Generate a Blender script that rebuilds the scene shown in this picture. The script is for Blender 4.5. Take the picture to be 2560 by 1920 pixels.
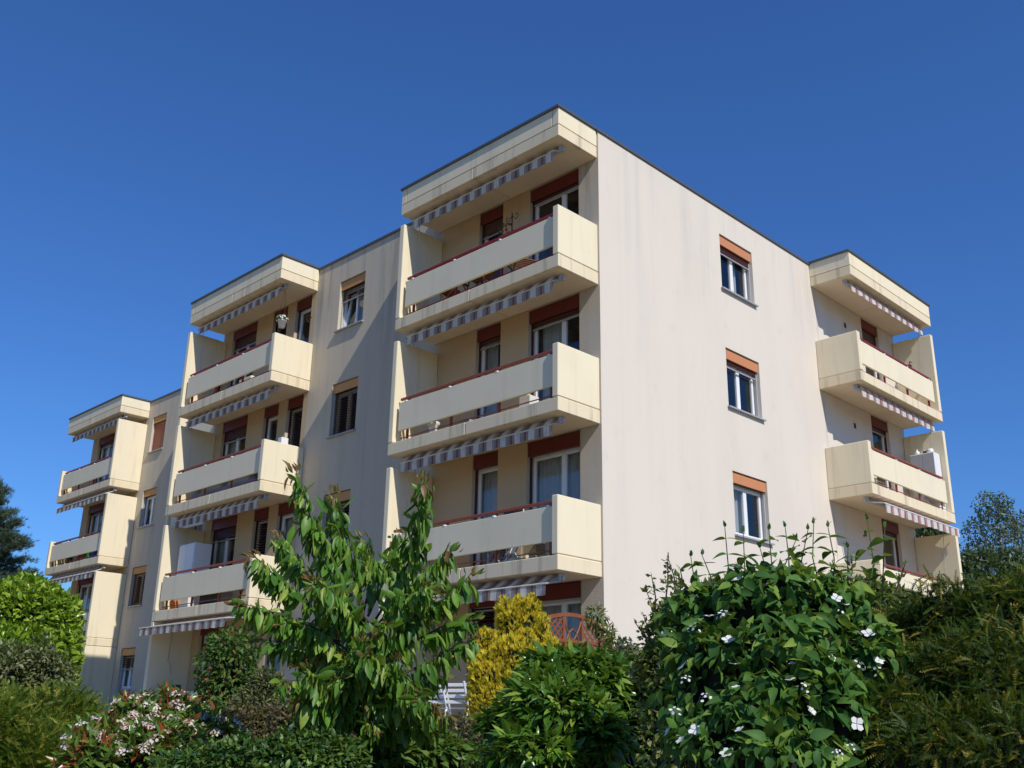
import bpy, bmesh, math, random
import numpy as np
from mathutils import Vector, Matrix

for o in list(bpy.data.objects):
    bpy.data.objects.remove(o, do_unlink=True)
scn = bpy.context.scene
COL = scn.collection
R = math.radians
rng = np.random.default_rng(7)
random.seed(7)

# ------------------------------------------------------------------ camera
CAM = np.array([11.193, -13.526, 0.834])
YAW, PITCH, ROLL, FPX = 0.7842, 0.3310, 0.0172, 2529.7
_cy, _sy, _cp, _sp = math.cos(YAW), math.sin(YAW), math.cos(PITCH), math.sin(PITCH)
FWD = np.array([-_sy*_cp, _cy*_cp, _sp])
_r = np.array([_cy, _sy, 0.0]); _u = np.cross(_r, FWD)
RIGHT = _r*math.cos(ROLL) + _u*math.sin(ROLL)
UP = -_r*math.sin(ROLL) + _u*math.cos(ROLL)
cd = bpy.data.cameras.new('camera'); cam = bpy.data.objects.new('camera', cd); COL.objects.link(cam)
cd.sensor_width = 36.0; cd.lens = 36.0*FPX/2560.0; cd.clip_start = 0.05; cd.clip_end = 6000
cam.matrix_world = Matrix(((RIGHT[0], UP[0], -FWD[0], CAM[0]), (RIGHT[1], UP[1], -FWD[1], CAM[1]),
                           (RIGHT[2], UP[2], -FWD[2], CAM[2]), (0, 0, 0, 1)))
scn.camera = cam
scn.render.resolution_x, scn.render.resolution_y = 1024, 768

# ------------------------------------------------------------------ sky, sun, exposure
SUN = Vector((1.0, -0.20, 0.965)).normalized()
world = bpy.data.worlds.new('World'); scn.world = world; world.use_nodes = True
wn = world.node_tree
bg = wn.nodes['Background']
sky = wn.nodes.new('ShaderNodeTexSky'); sky.sky_type = 'NISHITA'; sky.sun_disc = False
sky.sun_elevation = math.asin(SUN.z); sky.sun_rotation = math.atan2(SUN.x, SUN.y)
sky.altitude = 0; sky.air_density = 1.2; sky.dust_density = 0.0; sky.ozone_density = 10.0
tn = wn.nodes.new('ShaderNodeMix'); tn.data_type = 'RGBA'; tn.blend_type = 'MULTIPLY'; tn.inputs[0].default_value = 1
tn.inputs[7].default_value = (.62, .895, 1.24, 1); wn.links.new(sky.outputs[0], tn.inputs[6])
wn.links.new(tn.outputs[2], bg.inputs[0]); bg.inputs[1].default_value = 0.10
sl = bpy.data.lights.new('sun', 'SUN'); sl.energy = 4.2; sl.angle = R(0.53); sl.color = (1.0, 0.95, 0.88)
so = bpy.data.objects.new('sun', sl); COL.objects.link(so)
so.rotation_euler = SUN.to_track_quat('Z', 'Y').to_euler(); so.location = (20, -5, 30)
scn.view_settings.view_transform = 'Standard'; scn.view_settings.look = 'None'
scn.view_settings.gamma = 1; scn.view_settings.exposure = 0.0; scn.view_settings.use_curve_mapping = False

# ------------------------------------------------------------------ material helpers
def new_mat(name):
    m = bpy.data.materials.new(name); m.use_nodes = True
    nt = m.node_tree; b = nt.nodes['Principled BSDF']
    return m, nt, b
def N(nt, t, **kw):
    n = nt.nodes.new(t)
    for k, v in kw.items():
        if hasattr(n, k): setattr(n, k, v)
        else: n.inputs[k].default_value = v
    return n
def lk(nt, a, b): nt.links.new(a, b)
def mixc(nt, fac, a, b, mode='MIX'):
    n = nt.nodes.new('ShaderNodeMix'); n.data_type = 'RGBA'; n.blend_type = mode
    for sock, v in ((n.inputs[0], fac), (n.inputs[6], a), (n.inputs[7], b)):
        if hasattr(v, 'links'): nt.links.new(v, sock)
        else: sock.default_value = v if isinstance(v, (int, float)) else (*v, 1.0)
    return n.outputs[2]
def ramp(nt, fac, p0, p1, c0=0.0, c1=1.0):
    n = nt.nodes.new('ShaderNodeMapRange'); nt.links.new(fac, n.inputs[0])
    n.inputs[1].default_value = p0; n.inputs[2].default_value = p1; n.inputs[3].default_value = c0; n.inputs[4].default_value = c1
    n.clamp = True; n.interpolation_type = 'SMOOTHSTEP'
    return n.outputs[0]
def mul(nt, a, b):
    n = nt.nodes.new('ShaderNodeMath'); n.operation = 'MULTIPLY'
    for s, v in ((n.inputs[0], a), (n.inputs[1], b)):
        if hasattr(v, 'links'): nt.links.new(v, s)
        else: s.default_value = v
    return n.outputs[0]
def worldnoise(nt, scale, sc=(1, 1, 1), detail=4, rough=0.55):
    g = nt.nodes.new('ShaderNodeNewGeometry'); mp = nt.nodes.new('ShaderNodeMapping')
    lk(nt, g.outputs['Position'], mp.inputs[0]); mp.inputs[3].default_value = sc
    n = nt.nodes.new('ShaderNodeTexNoise'); lk(nt, mp.outputs[0], n.inputs['Vector'])
    n.inputs['Scale'].default_value = scale; n.inputs['Detail'].default_value = detail; n.inputs['Roughness'].default_value = rough
    return n.outputs[0]
def bump(nt, b, h, strength, dist):
    n = nt.nodes.new('ShaderNodeBump'); lk(nt, h, n.inputs['Height']); n.inputs['Strength'].default_value = strength
    n.inputs['Distance'].default_value = dist; lk(nt, n.outputs[0], b.inputs['Normal'])
def plaster(name, base, dark, grain, gstr, streak=0.6, top=(8.6, 12.1)):
    m, nt, b = new_mat(name)
    big = worldnoise(nt, 0.55, (1, 1, .5)); c = mixc(nt, mul(nt, ramp(nt, big, .42, .7), .45), base, tuple(x*.9 for x in base))
    st = worldnoise(nt, 1.0, (2.6, 2.6, .16), 5, .6)
    g = nt.nodes.new('ShaderNodeNewGeometry'); sp = nt.nodes.new('ShaderNodeSeparateXYZ'); lk(nt, g.outputs['Position'], sp.inputs[0])
    f = mul(nt, ramp(nt, st, .47, .72), ramp(nt, sp.outputs[2], top[0], top[1], .25, 1.0))
    c = mixc(nt, mul(nt, f, streak), c, dark)
    patch = worldnoise(nt, 2.2, (1, 1, .7), 6, .65)
    c = mixc(nt, mul(nt, ramp(nt, patch, .55, .75), .16), c, dark)
    fine = worldnoise(nt, grain, (1, 1, 1), 3, .7)
    c = mixc(nt, ramp(nt, fine, .3, .7, .0, .16), c, tuple(x*.6 for x in base))
    lk(nt, c, b.inputs['Base Color']); b.inputs['Roughness'].default_value = .95; b.inputs['Specular IOR Level'].default_value = .15
    bump(nt, b, fine, gstr, .012)
    return m
def paint(name, base, rough=.55, var=.12, spec=.4, dark=None):
    m, nt, b = new_mat(name)
    n = worldnoise(nt, 6, (1, 1, .5), 5); c = mixc(nt, mul(nt, ramp(nt, n, .4, .75), var*3), base, dark or tuple(x*.72 for x in base))
    lk(nt, c, b.inputs['Base Color']); b.inputs['Roughness'].default_value = rough; b.inputs['Specular IOR Level'].default_value = spec
    return m
def concrete(name, base, dark, streak=.32):
    m, nt, b = new_mat(name)
    st = worldnoise(nt, 1.0, (5, 5, .35), 5, .6); bl = worldnoise(nt, .9, (1, 1, 1), 5, .6); sp_ = worldnoise(nt, 14, (1, 1, 1), 4, .7)
    c = mixc(nt, mul(nt, ramp(nt, bl, .42, .72), .35), base, tuple(x*y for x, y in zip(base, (.88, .87, .86))))
    c = mixc(nt, mul(nt, ramp(nt, st, .50, .74), streak), c, dark)
    c = mixc(nt, mul(nt, ramp(nt, sp_, .62, .76), .3), c, dark)
    lk(nt, c, b.inputs['Base Color']); b.inputs['Roughness'].default_value = .85; b.inputs['Specular IOR Level'].default_value = .25
    bump(nt, b, worldnoise(nt, 90, (1, 1, 1), 3, .7), .12, .004)
    return m

M = {}
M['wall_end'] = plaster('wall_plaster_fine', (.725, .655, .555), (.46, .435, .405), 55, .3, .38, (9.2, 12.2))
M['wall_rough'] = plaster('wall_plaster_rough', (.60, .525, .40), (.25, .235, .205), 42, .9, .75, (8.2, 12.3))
M['loggia'] = plaster('balcony_wall_bounce_tint', (.62, .46, .27), (.42, .32, .2), 42, .5, .25)  # warm bounce light put into the golden colour of the back walls
M['concrete'] = concrete('cream_concrete', (.82, .725, .51), (.48, .43, .29))
M['slab'] = concrete('cream_slab_concrete', (.78, .665, .455), (.33, .30, .19), .6)
M['soffit'] = concrete('soffit_paint', (.78, .66, .50), (.62, .52, .4))
M['panel'] = concrete('pale_panel', (.80, .715, .51), (.52, .48, .36), .22)
M['flash'] = paint('roof_metal_grey', (.085, .095, .105), .45, .1, .5)
M['red'] = paint('rail_red_paint', (.235, .018, .03), .4)
M['redold'] = paint('rail_faded_red_paint', (.27, .065, .035), .5, .2)
M['redbox'] = paint('shutter_box_red', (.155, .022, .014), .5)
M['orange'] = paint('shutter_box_orange', (.56, .235, .10), .55, .06)
M['ochre'] = paint('shutter_box_ochre', (.55, .27, .085), .55, .06)
M['slat'] = paint('shutter_slat_brown', (.075, .022, .018), .32)
M['slatred'] = paint('shutter_slat_red', (.30, .055, .03), .45)
M['white'] = paint('white_frame_paint', (.80, .80, .78), .35, .03)
M['sill'] = paint('grey_metal_sill', (.36, .37, .39), .4, .05, .5)
M['metal'] = paint('galvanised_metal', (.42, .43, .44), .35, .1, .6)
M['whiteplastic'] = paint('white_plastic', (.78, .78, .77), .4, .03)
M['room'] = paint('room_wall_paint', (.34, .30, .26), .9)
M['wood'] = paint('brown_wood', (.16, .07, .03), .6, .25)
M['trellis'] = paint('trellis_red_brown_wood', (.23, .07, .022), .6, .2)
M['black'] = paint('black_cover', (.012, .013, .014), .6)
M['dgreen'] = paint('dark_green_plastic', (.02, .06, .03), .4)
M['tarp'] = paint('pale_green_tarp', (.42, .52, .40), .6)
M['bluegrey'] = paint('grey_blue_plastic', (.20, .23, .30), .4)
M['toygreen'] = paint('green_plastic', (.05, .42, .08), .35)
M['toyblue'] = paint('blue_plastic', (.04, .10, .50), .35)
M['pink'] = paint('pink_petals', (.55, .03, .22), .5)
M['amber'] = paint('orange_plastic', (.75, .20, .02), .4)
M['terracotta'] = paint('terracotta', (.40, .15, .08), .8)
M['cardboard'] = paint('beige_carton', (.45, .38, .25), .8)
M['rooftile'] = paint('far_roof_tile', (.20, .10, .08), .8)
M['gap'] = paint('joint_shadow_gap', (.10, .085, .06), .95)

def glass_mat():
    m, nt, b = new_mat('window_glass'); out = nt.nodes['Material Output']; nt.nodes.remove(b)
    t = N(nt, 'ShaderNodeBsdfTransparent'); t.inputs[0].default_value = (.90, .92, .92, 1)
    g = N(nt, 'ShaderNodeBsdfGlossy'); g.inputs['Roughness'].default_value = .01
    ge = N(nt, 'ShaderNodeNewGeometry'); dt = N(nt, 'ShaderNodeVectorMath', operation='DOT_PRODUCT'); lk(nt, ge.outputs['Incoming'], dt.inputs[0]); lk(nt, ge.outputs['Normal'], dt.inputs[1])
    ab = N(nt, 'ShaderNodeMath', operation='ABSOLUTE'); lk(nt, dt.outputs['Value'], ab.inputs[0])
    su = N(nt, 'ShaderNodeMath', operation='SUBTRACT'); su.inputs[0].default_value = 1; lk(nt, ab.outputs[0], su.inputs[1])
    pw = N(nt, 'ShaderNodeMath', operation='POWER'); lk(nt, su.outputs[0], pw.inputs[0]); pw.inputs[1].default_value = 5
    fr = N(nt, 'ShaderNodeMath', operation='MULTIPLY_ADD'); lk(nt, pw.outputs[0], fr.inputs[0]); fr.inputs[1].default_value = .9; fr.inputs[2].default_value = .06
    mx = N(nt, 'ShaderNodeMixShader'); lk(nt, fr.outputs[0], mx.inputs[0]); lk(nt, t.outputs[0], mx.inputs[1]); lk(nt, g.outputs[0], mx.inputs[2])
    lk(nt, mx.outputs[0], out.inputs[0]); return m
M['glass'] = glass_mat()
def curtain_mat():
    m, nt, b = new_mat('net_curtain'); out = nt.nodes['Material Output']
    b.inputs['Base Color'].default_value = (.72, .72, .68, 1); b.inputs['Roughness'].default_value = .9
    tl = N(nt, 'ShaderNodeBsdfTranslucent'); tl.inputs[0].default_value = (.7, .7, .66, 1)
    mx = N(nt, 'ShaderNodeMixShader'); mx.inputs[0].default_value = .3
    lk(nt, b.outputs[0], mx.inputs[1]); lk(nt, tl.outputs[0], mx.inputs[2]); lk(nt, mx.outputs[0], out.inputs[0]); return m
M['curtain'] = curtain_mat()
def stripe_mat(name, cols):
    m, nt, b = new_mat(name)
    uv = N(nt, 'ShaderNodeUVMap'); sp = N(nt, 'ShaderNodeSeparateXYZ'); lk(nt, uv.outputs[0], sp.inputs[0])
    fr = N(nt, 'ShaderNodeMath', operation='FRACT'); d = N(nt, 'ShaderNodeMath', operation='DIVIDE'); d.inputs[1].default_value = .36
    lk(nt, sp.outputs[0], d.inputs[0]); lk(nt, d.outputs[0], fr.inputs[0])
    cr = N(nt, 'ShaderNodeValToRGB'); cr.color_ramp.interpolation = 'CONSTANT'; lk(nt, fr.outputs[0], cr.inputs[0])
    el = cr.color_ramp.elements
    while len(el) < len(cols): el.new(.5)
    for e, (p, c) in zip(el, cols): e.position = p; e.color = (*c, 1)
    n = worldnoise(nt, 5, (1, 1, 1), 4); c = mixc(nt, mul(nt, ramp(nt, n, .4, .75), .3), cr.outputs[0], (.25, .23, .2))
    tl = N(nt, 'ShaderNodeBsdfTranslucent'); lk(nt, c, tl.inputs[0]); mx = N(nt, 'ShaderNodeMixShader'); mx.inputs[0].default_value = .3
    lk(nt, c, b.inputs['Base Color']); b.inputs['Roughness'].default_value = .85
    lk(nt, b.outputs[0], mx.inputs[1]); lk(nt, tl.outputs[0], mx.inputs[2]); lk(nt, mx.outputs[0], nt.nodes['Material Output'].inputs[0])
    return m
W_, MV, PU = (.78, .75, .67), (.36, .28, .24), (.20, .09, .09)
M['stripe'] = stripe_mat('awning_stripes_shaded', [(0, W_), (.40, MV), (.58, PU), (.70, MV), (.88, (.5, .47, .46)), (.92, MV)])  # the one awning fabric, its dimmer facade light put into the stripe colours
M['striper'] = stripe_mat('awning_stripes_sunlit', [(0, (.78, .76, .73)), (.50, (.45, .25, .22)), (.60, (.33, .09, .09)), (.72, (.55, .40, .37)), (.80, (.42, .18, .17)), (.90, (.6, .5, .48))])  # same fabric, sunlight on the right balconies put into its colours

def leaf_mat(name, c0, c1, c2=None, transl=.35, rough=.45, spec=.4, p2=.85, own=False):
    m, nt, b = new_mat(name); out = nt.nodes['Material Output']
    at_ = N(nt, 'ShaderNodeAttribute'); at_.attribute_name = 'tint'; oi = N(nt, 'ShaderNodeObjectInfo')
    ad = N(nt, 'ShaderNodeMath', operation='ADD'); lk(nt, at_.outputs['Fac'], ad.inputs[0]); lk(nt, oi.outputs['Random'], ad.inputs[1])
    fr = N(nt, 'ShaderNodeMath', operation='FRACT'); lk(nt, ad.outputs[0], fr.inputs[0])
    cr = N(nt, 'ShaderNodeValToRGB'); lk(nt, fr.outputs[0], cr.inputs[0]); el = cr.color_ramp.elements
    el[0].position = 0; el[0].color = (*c0, 1); el[1].position = .8 if name != 'golden_thuja_spray' else .42; el[1].color = (*c1, 1)
    if c2: e = el.new(p2); e.color = (*c2, 1)
    c = mixc(nt, ramp(nt, worldnoise(nt, 40), .35, .7, 0, .3), cr.outputs[0], tuple(x*.6 for x in c0))
    lk(nt, c, b.inputs['Base Color']); b.inputs['Roughness'].default_value = rough; b.inputs['Specular IOR Level'].default_value = spec
    tl = N(nt, 'ShaderNodeBsdfTranslucent'); tc = c if own else mixc(nt, .5, c, (.30, .42, .03), 'MIX'); lk(nt, tc, tl.inputs[0])
    mx = N(nt, 'ShaderNodeMixShader'); mx.inputs[0].default_value = transl
    lk(nt, b.outputs[0], mx.inputs[1]); lk(nt, tl.outputs[0], mx.inputs[2]); lk(nt, mx.outputs[0], out.inputs[0])
    return m
L = {}
L['cherry'] = leaf_mat('cherry_leaf', (.05, .15, .02), (.17, .335, .038), (.28, .39, .055), .34, .42, .35)
L['cherrytip'] = leaf_mat('cherry_young_leaf', (.17, .19, .04), (.20, .09, .035), None, .3)
L['mock'] = leaf_mat('mock_orange_leaf', (.028, .095, .02), (.11, .235, .04), (.22, .33, .05), .28, .55, .2)
L['laurel'] = leaf_mat('glossy_laurel_leaf', (.035, .115, .015), (.13, .26, .03), (.26, .38, .05), .28, .25, .5)
L['yew'] = leaf_mat('yew_needles', (.02, .06, .010), (.085, .125, .016), (.32, .25, .035), .24, .55, .25, .88)
L['yewl'] = leaf_mat('olive_yew_needles', (.035, .09, .010), (.17, .225, .02), (.36, .33, .05), .25, .6, .25, .88)
L['hedge'] = leaf_mat('bright_hedge_leaf', (.13, .25, .018), (.30, .43, .03), (.42, .52, .06), .3, .3, .5)
L['thuja'] = leaf_mat('golden_thuja_spray', (.20, .24, .02), (.92, .74, .045), (.95, .82, .10), .38, .6, .2, .85, True)
L['small'] = leaf_mat('small_yellow_green_leaf', (.08, .12, .025), (.21, .24, .055), (.32, .31, .11), .28)
L['dark'] = leaf_mat('dark_shrub_leaf', (.022, .065, .014), (.08, .165, .028), (.16, .25, .04), .22)
L['brown'] = leaf_mat('brownish_hedge_leaf', (.09, .065, .025), (.12, .10, .035), (.20, .13, .05), .2)
L['lilac'] = leaf_mat('lilac_leaf', (.035, .10, .02), (.10, .18, .03), (.16, .20, .04), .28, .5, .3)
L['photinia'] = leaf_mat('photinia_leaf', (.07, .15, .02), (.15, .24, .035), (.34, .06, .025), .22, .3, .5, .86)
L['grey'] = leaf_mat('grey_green_leaf', (.09, .12, .045), (.17, .195, .07), (.26, .24, .10), .25)
L['climb'] = leaf_mat('pale_climber_leaf', (.06, .14, .025), (.12, .22, .04), (.20, .27, .06), .3)
L['pine'] = leaf_mat('pine_needles', (.04, .075, .045), (.075, .115, .06), None, .1)
L['birch'] = leaf_mat('birch_leaf', (.09, .13, .085), (.15, .19, .12), None, .25)
L['fartree'] = leaf_mat('far_tree_leaf', (.045, .085, .04), (.085, .13, .05), None, .2)
M['petal'] = leaf_mat('white_petals', (.80, .80, .76), (.86, .86, .83), None, .2, .6, .3, .85, True)
M['petalc'] = leaf_mat('cream_petals', (.66, .52, .44), (.80, .72, .62), None, .2, .6, .3, .85, True)
M['spent'] = leaf_mat('spent_flower_rust', (.26, .12, .03), (.36, .19, .05), None, .15, .7, .2, .85, True)
M['stamen'] = paint('yellow_stamen', (.7, .5, .06), .7)
M['purple'] = leaf_mat('purple_lilac_florets', (.24, .19, .30), (.33, .28, .38), None, .2)
M['bark'] = paint('brown_bark', (.07, .045, .03), .9, .25)
M['greenstem'] = paint('green_stem', (.07, .11, .03), .7)
M['core'] = paint('inner_shade_core', (.010, .015, .006), .95)  # near-black core blobs, shade inside the plants put into their colour
M['birchbark'] = paint('birch_bark', (.45, .43, .40), .8, .3, .3, (.08, .07, .06))

# ------------------------------------------------------------------ mesh helpers
class MB:
    def __init__(s): s.v = []; s.f = []; s.uv = []
    def quad(s, a, b, c, d, uv=None):
        i = len(s.v); s.v += [tuple(a), tuple(b), tuple(c), tuple(d)]; s.f.append((i, i+1, i+2, i+3)); s.uv.append(uv or [(0, 0)]*4); return s
    def tri(s, a, b, c):
        i = len(s.v); s.v += [tuple(a), tuple(b), tuple(c)]; s.f.append((i, i+1, i+2)); s.uv.append([(0, 0)]*3); return s
    def box(s, p, q, ch=0.0):
        x0, y0, z0 = (min(p[i], q[i]) for i in range(3)); x1, y1, z1 = (max(p[i], q[i]) for i in range(3))
        if ch <= 0:
            P = [(x0, y0, z0), (x1, y0, z0), (x1, y1, z0), (x0, y1, z0), (x0, y0, z1), (x1, y0, z1), (x1, y1, z1), (x0, y1, z1)]
            F = [(3, 2, 1, 0), (4, 5, 6, 7), (0, 1, 5, 4), (1, 2, 6, 5), (2, 3, 7, 6), (3, 0, 4, 7)]
        else:
            ch = min(ch, (x1-x0)/2.2, (y1-y0)/2.2, (z1-z0)/2.2); P = []; F = []; idx = {}
            lo = (x0, y0, z0); hi = (x1, y1, z1)
            for a in (0, 1):
                for b in (0, 1):
                    for c in (0, 1):
                        for ax in range(3):
                            co = []
                            for k, bit in enumerate((a, b, c)):
                                base = hi[k] if bit else lo[k]
                                co.append(base if k == ax else base + (-ch if bit else ch))
                            idx[(a, b, c, ax)] = len(P); P.append(tuple(co))
            for ax in range(3):
                o = [k for k in range(3) if k != ax]
                for bit in (0, 1):
                    cyc = []
                    for (m, n) in ((0, 0), (1, 0), (1, 1), (0, 1)):
                        k3 = [0, 0, 0]; k3[ax] = bit; k3[o[0]] = m; k3[o[1]] = n; cyc.append(idx[(*k3, ax)])
                    F.append(tuple(cyc))
            for ax in range(3):
                o = [k for k in range(3) if k != ax]
                for m in (0, 1):
                    for n in (0, 1):
                        A = [0, 0, 0]; A[o[0]] = m; A[o[1]] = n; B = list(A); B[ax] = 1
                        F.append((idx[(*A, o[0])], idx[(*A, o[1])], idx[(*B, o[1])], idx[(*B, o[0])]))
            for a in (0, 1):
                for b in (0, 1):
                    for c in (0, 1): F.append((idx[(a, b, c, 0)], idx[(a, b, c, 1)], idx[(a, b, c, 2)]))
        i = len(s.v); s.v += P
        for f in F: s.f.append(tuple(i+k for k in f)); s.uv.append([(0, 0)]*len(f))
        return s
    def tube(s, pts, rad, n=6, cap=True):
        pts = [Vector(p) for p in pts]; rad = rad if isinstance(rad, (list, tuple)) else [rad]*len(pts); rings = []
        for j, p in enumerate(pts):
            t = (pts[min(j+1, len(pts)-1)] - pts[max(j-1, 0)]).normalized()
            a = t.orthogonal().normalized() if j == 0 else (pa - t*pa.dot(t)).normalized()
            pa = a; b = t.cross(a); i = len(s.v); rings.append(i)
            for k in range(n):
                an = 2*math.pi*k/n; s.v.append(tuple(p + (a*math.cos(an) + b*math.sin(an))*rad[j]))
        for j in range(len(pts)-1):
            for k in range(n):
                k2 = (k+1) % n; s.f.append((rings[j]+k, rings[j]+k2, rings[j+1]+k2, rings[j+1]+k)); s.uv.append([(0, 0)]*4)
        if cap:
            s.f.append(tuple(rings[0]+k for k in reversed(range(n)))); s.uv.append([(0, 0)]*n)
            s.f.append(tuple(rings[-1]+k for k in range(n))); s.uv.append([(0, 0)]*n)
        return s
    def lathe(s, c, prof, n=14):
        base = len(s.v)
        for (r, z) in prof:
            for k in range(n):
                an = 2*math.pi*k/n; s.v.append((c[0]+r*math.cos(an), c[1]+r*math.sin(an), c[2]+z))
        for j in range(len(prof)-1):
            for k in range(n):
                k2 = (k+1) % n; s.f.append((base+j*n+k, base+j*n+k2, base+(j+1)*n+k2, base+(j+1)*n+k)); s.uv.append([(0, 0)]*4)
        return s
    def mesh(s, name, smooth=False, fix=True):
        me = bpy.data.meshes.new(name); me.from_pydata(s.v, [], s.f)
        if any(any(u != (0, 0) for u in q) for q in s.uv):
            uvl = me.uv_layers.new(name='UVMap'); flat = [c for q in s.uv for u in q for c in u]; uvl.data.foreach_set('uv', flat)
        if fix:
            bm = bmesh.new(); bm.from_mesh(me); bmesh.ops.recalc_face_normals(bm, faces=bm.faces); bm.to_mesh(me); bm.free()
        if smooth: me.polygons.foreach_set('use_smooth', [True]*len(me.polygons))
        me.update(); return me
    def build(s, name, mat, parent=None, smooth=False, fix=True):
        return link(name, s.mesh(name, smooth, fix), mat, parent)
def wmat(o):
    m = o.matrix_basis.copy(); return m if o.parent is None else wmat(o.parent) @ o.matrix_parent_inverse @ m
def link(name, me, mat, parent=None):
    if mat is not None and not me.materials: me.materials.append(mat)
    o = bpy.data.objects.new(name, me); COL.objects.link(o)
    if parent is not None:
        o.parent = parent; o.matrix_parent_inverse = wmat(parent).inverted()
    return o
def tag(o, label=None, cat=None, group=None, kind=None):
    if label: o['label'] = label
    if cat: o['category'] = cat
    if group: o['group'] = group
    if kind: o['kind'] = kind
    return o
def thing(name, loc, label, cat, group=None):
    o = bpy.data.objects.new(name, None); COL.objects.link(o); o.location = loc; o.empty_display_size = .2
    return tag(o, label, cat, group)
def ray(u, v):
    return FWD + RIGHT*((u-1280)/FPX) + UP*((960-v)/FPX)
def at(u, v, d):
    r = ray(u, v); return CAM + r*(d/math.hypot(r[0], r[1]))

# ------------------------------------------------------------------ ground
FH = np.array([-_sy, _cy])
def ground_z(x, y):
    s = (x-CAM[0])*FH[0] + (y-CAM[1])*FH[1]; t = min(max((s-4.5)/6.0, 0), 1); t = t*t*(3-2*t); return -0.80 + 1.52*t
xs = np.unique(np.concatenate([np.linspace(-3000, -60, 12), np.linspace(-60, 40, 71), np.linspace(40, 3000, 12)]))
ys = np.unique(np.concatenate([np.linspace(-3000, -40, 12), np.linspace(-40, 50, 64), np.linspace(50, 3000, 12)]))
gv = [(x, y, ground_z(x, y)) for y in ys for x in xs]; nx = len(xs)
gf = [(j*nx+i, j*nx+i+1, (j+1)*nx+i+1, (j+1)*nx+i) for j in range(len(ys)-1) for i in range(nx-1)]
me = bpy.data.meshes.new('ground'); me.from_pydata(gv, [], gf); me.polygons.foreach_set('use_smooth', [True]*len(gf))
m, nt, b = new_mat('dry_gravel_lawn'); c = mixc(nt, worldnoise(nt, 1.2), (.22, .17, .10), (.17, .145, .08)); lk(nt, c, b.inputs['Base Color']); b.inputs['Roughness'].default_value = .95
tag(link('ground', me, m), kind='structure')
# terrace of the ground floor flats
m, nt, b = new_mat('terrace_paving'); c = mixc(nt, worldnoise(nt, 8), (.30, .27, .23), (.22, .2, .18)); lk(nt, c, b.inputs['Base Color']); b.inputs['Roughness'].default_value = .9
tag(MB().box((-15, -3.2, .55), (1.5, -.01, .76)).build('terrace', m), kind='structure')
# wooded hill on the horizon
hv = []; hf = []; n = 60
for i in range(n+1):
    a = -.75 + 2.1*i/n; px = CAM[0] - 1500*math.sin(YAW+.45-a*.6); py = CAM[1] + 1500*math.cos(YAW+.45-a*.6)
    hgt = 62 + 26*math.sin(a*3.1) + 9*math.sin(a*11) + 4*math.sin(a*27)
    dx, dy = (px-CAM[0])/1500, (py-CAM[1])/1500
    hv += [(px-dx*250, py-dy*250, -2), (px, py, hgt), (px+dx*400, py+dy*400, -2)]
for i in range(n): k = i*3; hf += [(k, k+3, k+4, k+1), (k+1, k+4, k+5, k+2)]
me = bpy.data.meshes.new('hill'); me.from_pydata(hv, [], hf)
m, nt, b = new_mat('far_wooded_hill'); c = mixc(nt, worldnoise(nt, .02), (.05, .085, .10), (.09, .13, .13)); lk(nt, c, b.inputs['Base Color']); b.inputs['Roughness'].default_value = 1
tag(link('hill', me, m), kind='structure')

# ------------------------------------------------------------------ apartment building
JR, J = 11.865, {3: 9.116, 2: 6.366, 1: 3.616, 0: .866}
TH = .25; TOP = 12.285; D1 = 1.135
XS, XE, Y2, YB, LY = -14.16, -28.42, 2.45, 12.97, 8.33
def Bz(k): return (JR if k == 4 else J[k]) - TH
HB = thing('apartment_building', (0, 0, .72), 'four storey beige apartment block with cream balconies and striped awnings', 'building')

FAC = lambda a, d, z: (a, d, z)            # long facade, d = depth into the building
FAC2 = lambda a, d, z: (a, Y2+d, z)        # set back wing
END = lambda a, d, z: (-d, a, z)           # sunlit end wall
def wall(name, F, a0, a1, z0, z1, holes, mat, rev=.22):
    As = sorted({a0, a1, *[h[0] for h in holes], *[h[1] for h in holes]}); Zs = sorted({z0, z1, *[h[2] for h in holes], *[h[3] for h in holes]})
    mb = MB()
    for i in range(len(As)-1):
        for j in range(len(Zs)-1):
            ca, cz = (As[i]+As[i+1])/2, (Zs[j]+Zs[j+1])/2
            if any(h[0] < ca < h[1] and h[2] < cz < h[3] for h in holes): continue
            mb.quad(F(As[i], 0, Zs[j]), F(As[i+1], 0, Zs[j]), F(As[i+1], 0, Zs[j+1]), F(As[i], 0, Zs[j+1]))
            mb.quad(F(As[i], rev+.06, Zs[j]), F(As[i+1], rev+.06, Zs[j]), F(As[i+1], rev+.06, Zs[j+1]), F(As[i], rev+.06, Zs[j+1]))
    for (p, q, s, t) in holes:
        e = rev+.06
        mb.quad(F(p, 0, s), F(p, e, s), F(p, e, t), F(p, 0, t)); mb.quad(F(q, 0, s), F(q, e, s), F(q, e, t), F(q, 0, t))
        mb.quad(F(p, 0, s), F(p, e, s), F(q, e, s), F(q, 0, s)); mb.quad(F(p, 0, t), F(p, e, t), F(q, e, t), F(q, 0, t))
    return mb.build(name, mat, HB, fix=False)
def fbox(F, a0, a1, d0, d1, z0, z1, ch=0): return MB().box(F(a0, d0, z0), F(a1, d1, z1), ch)

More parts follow.
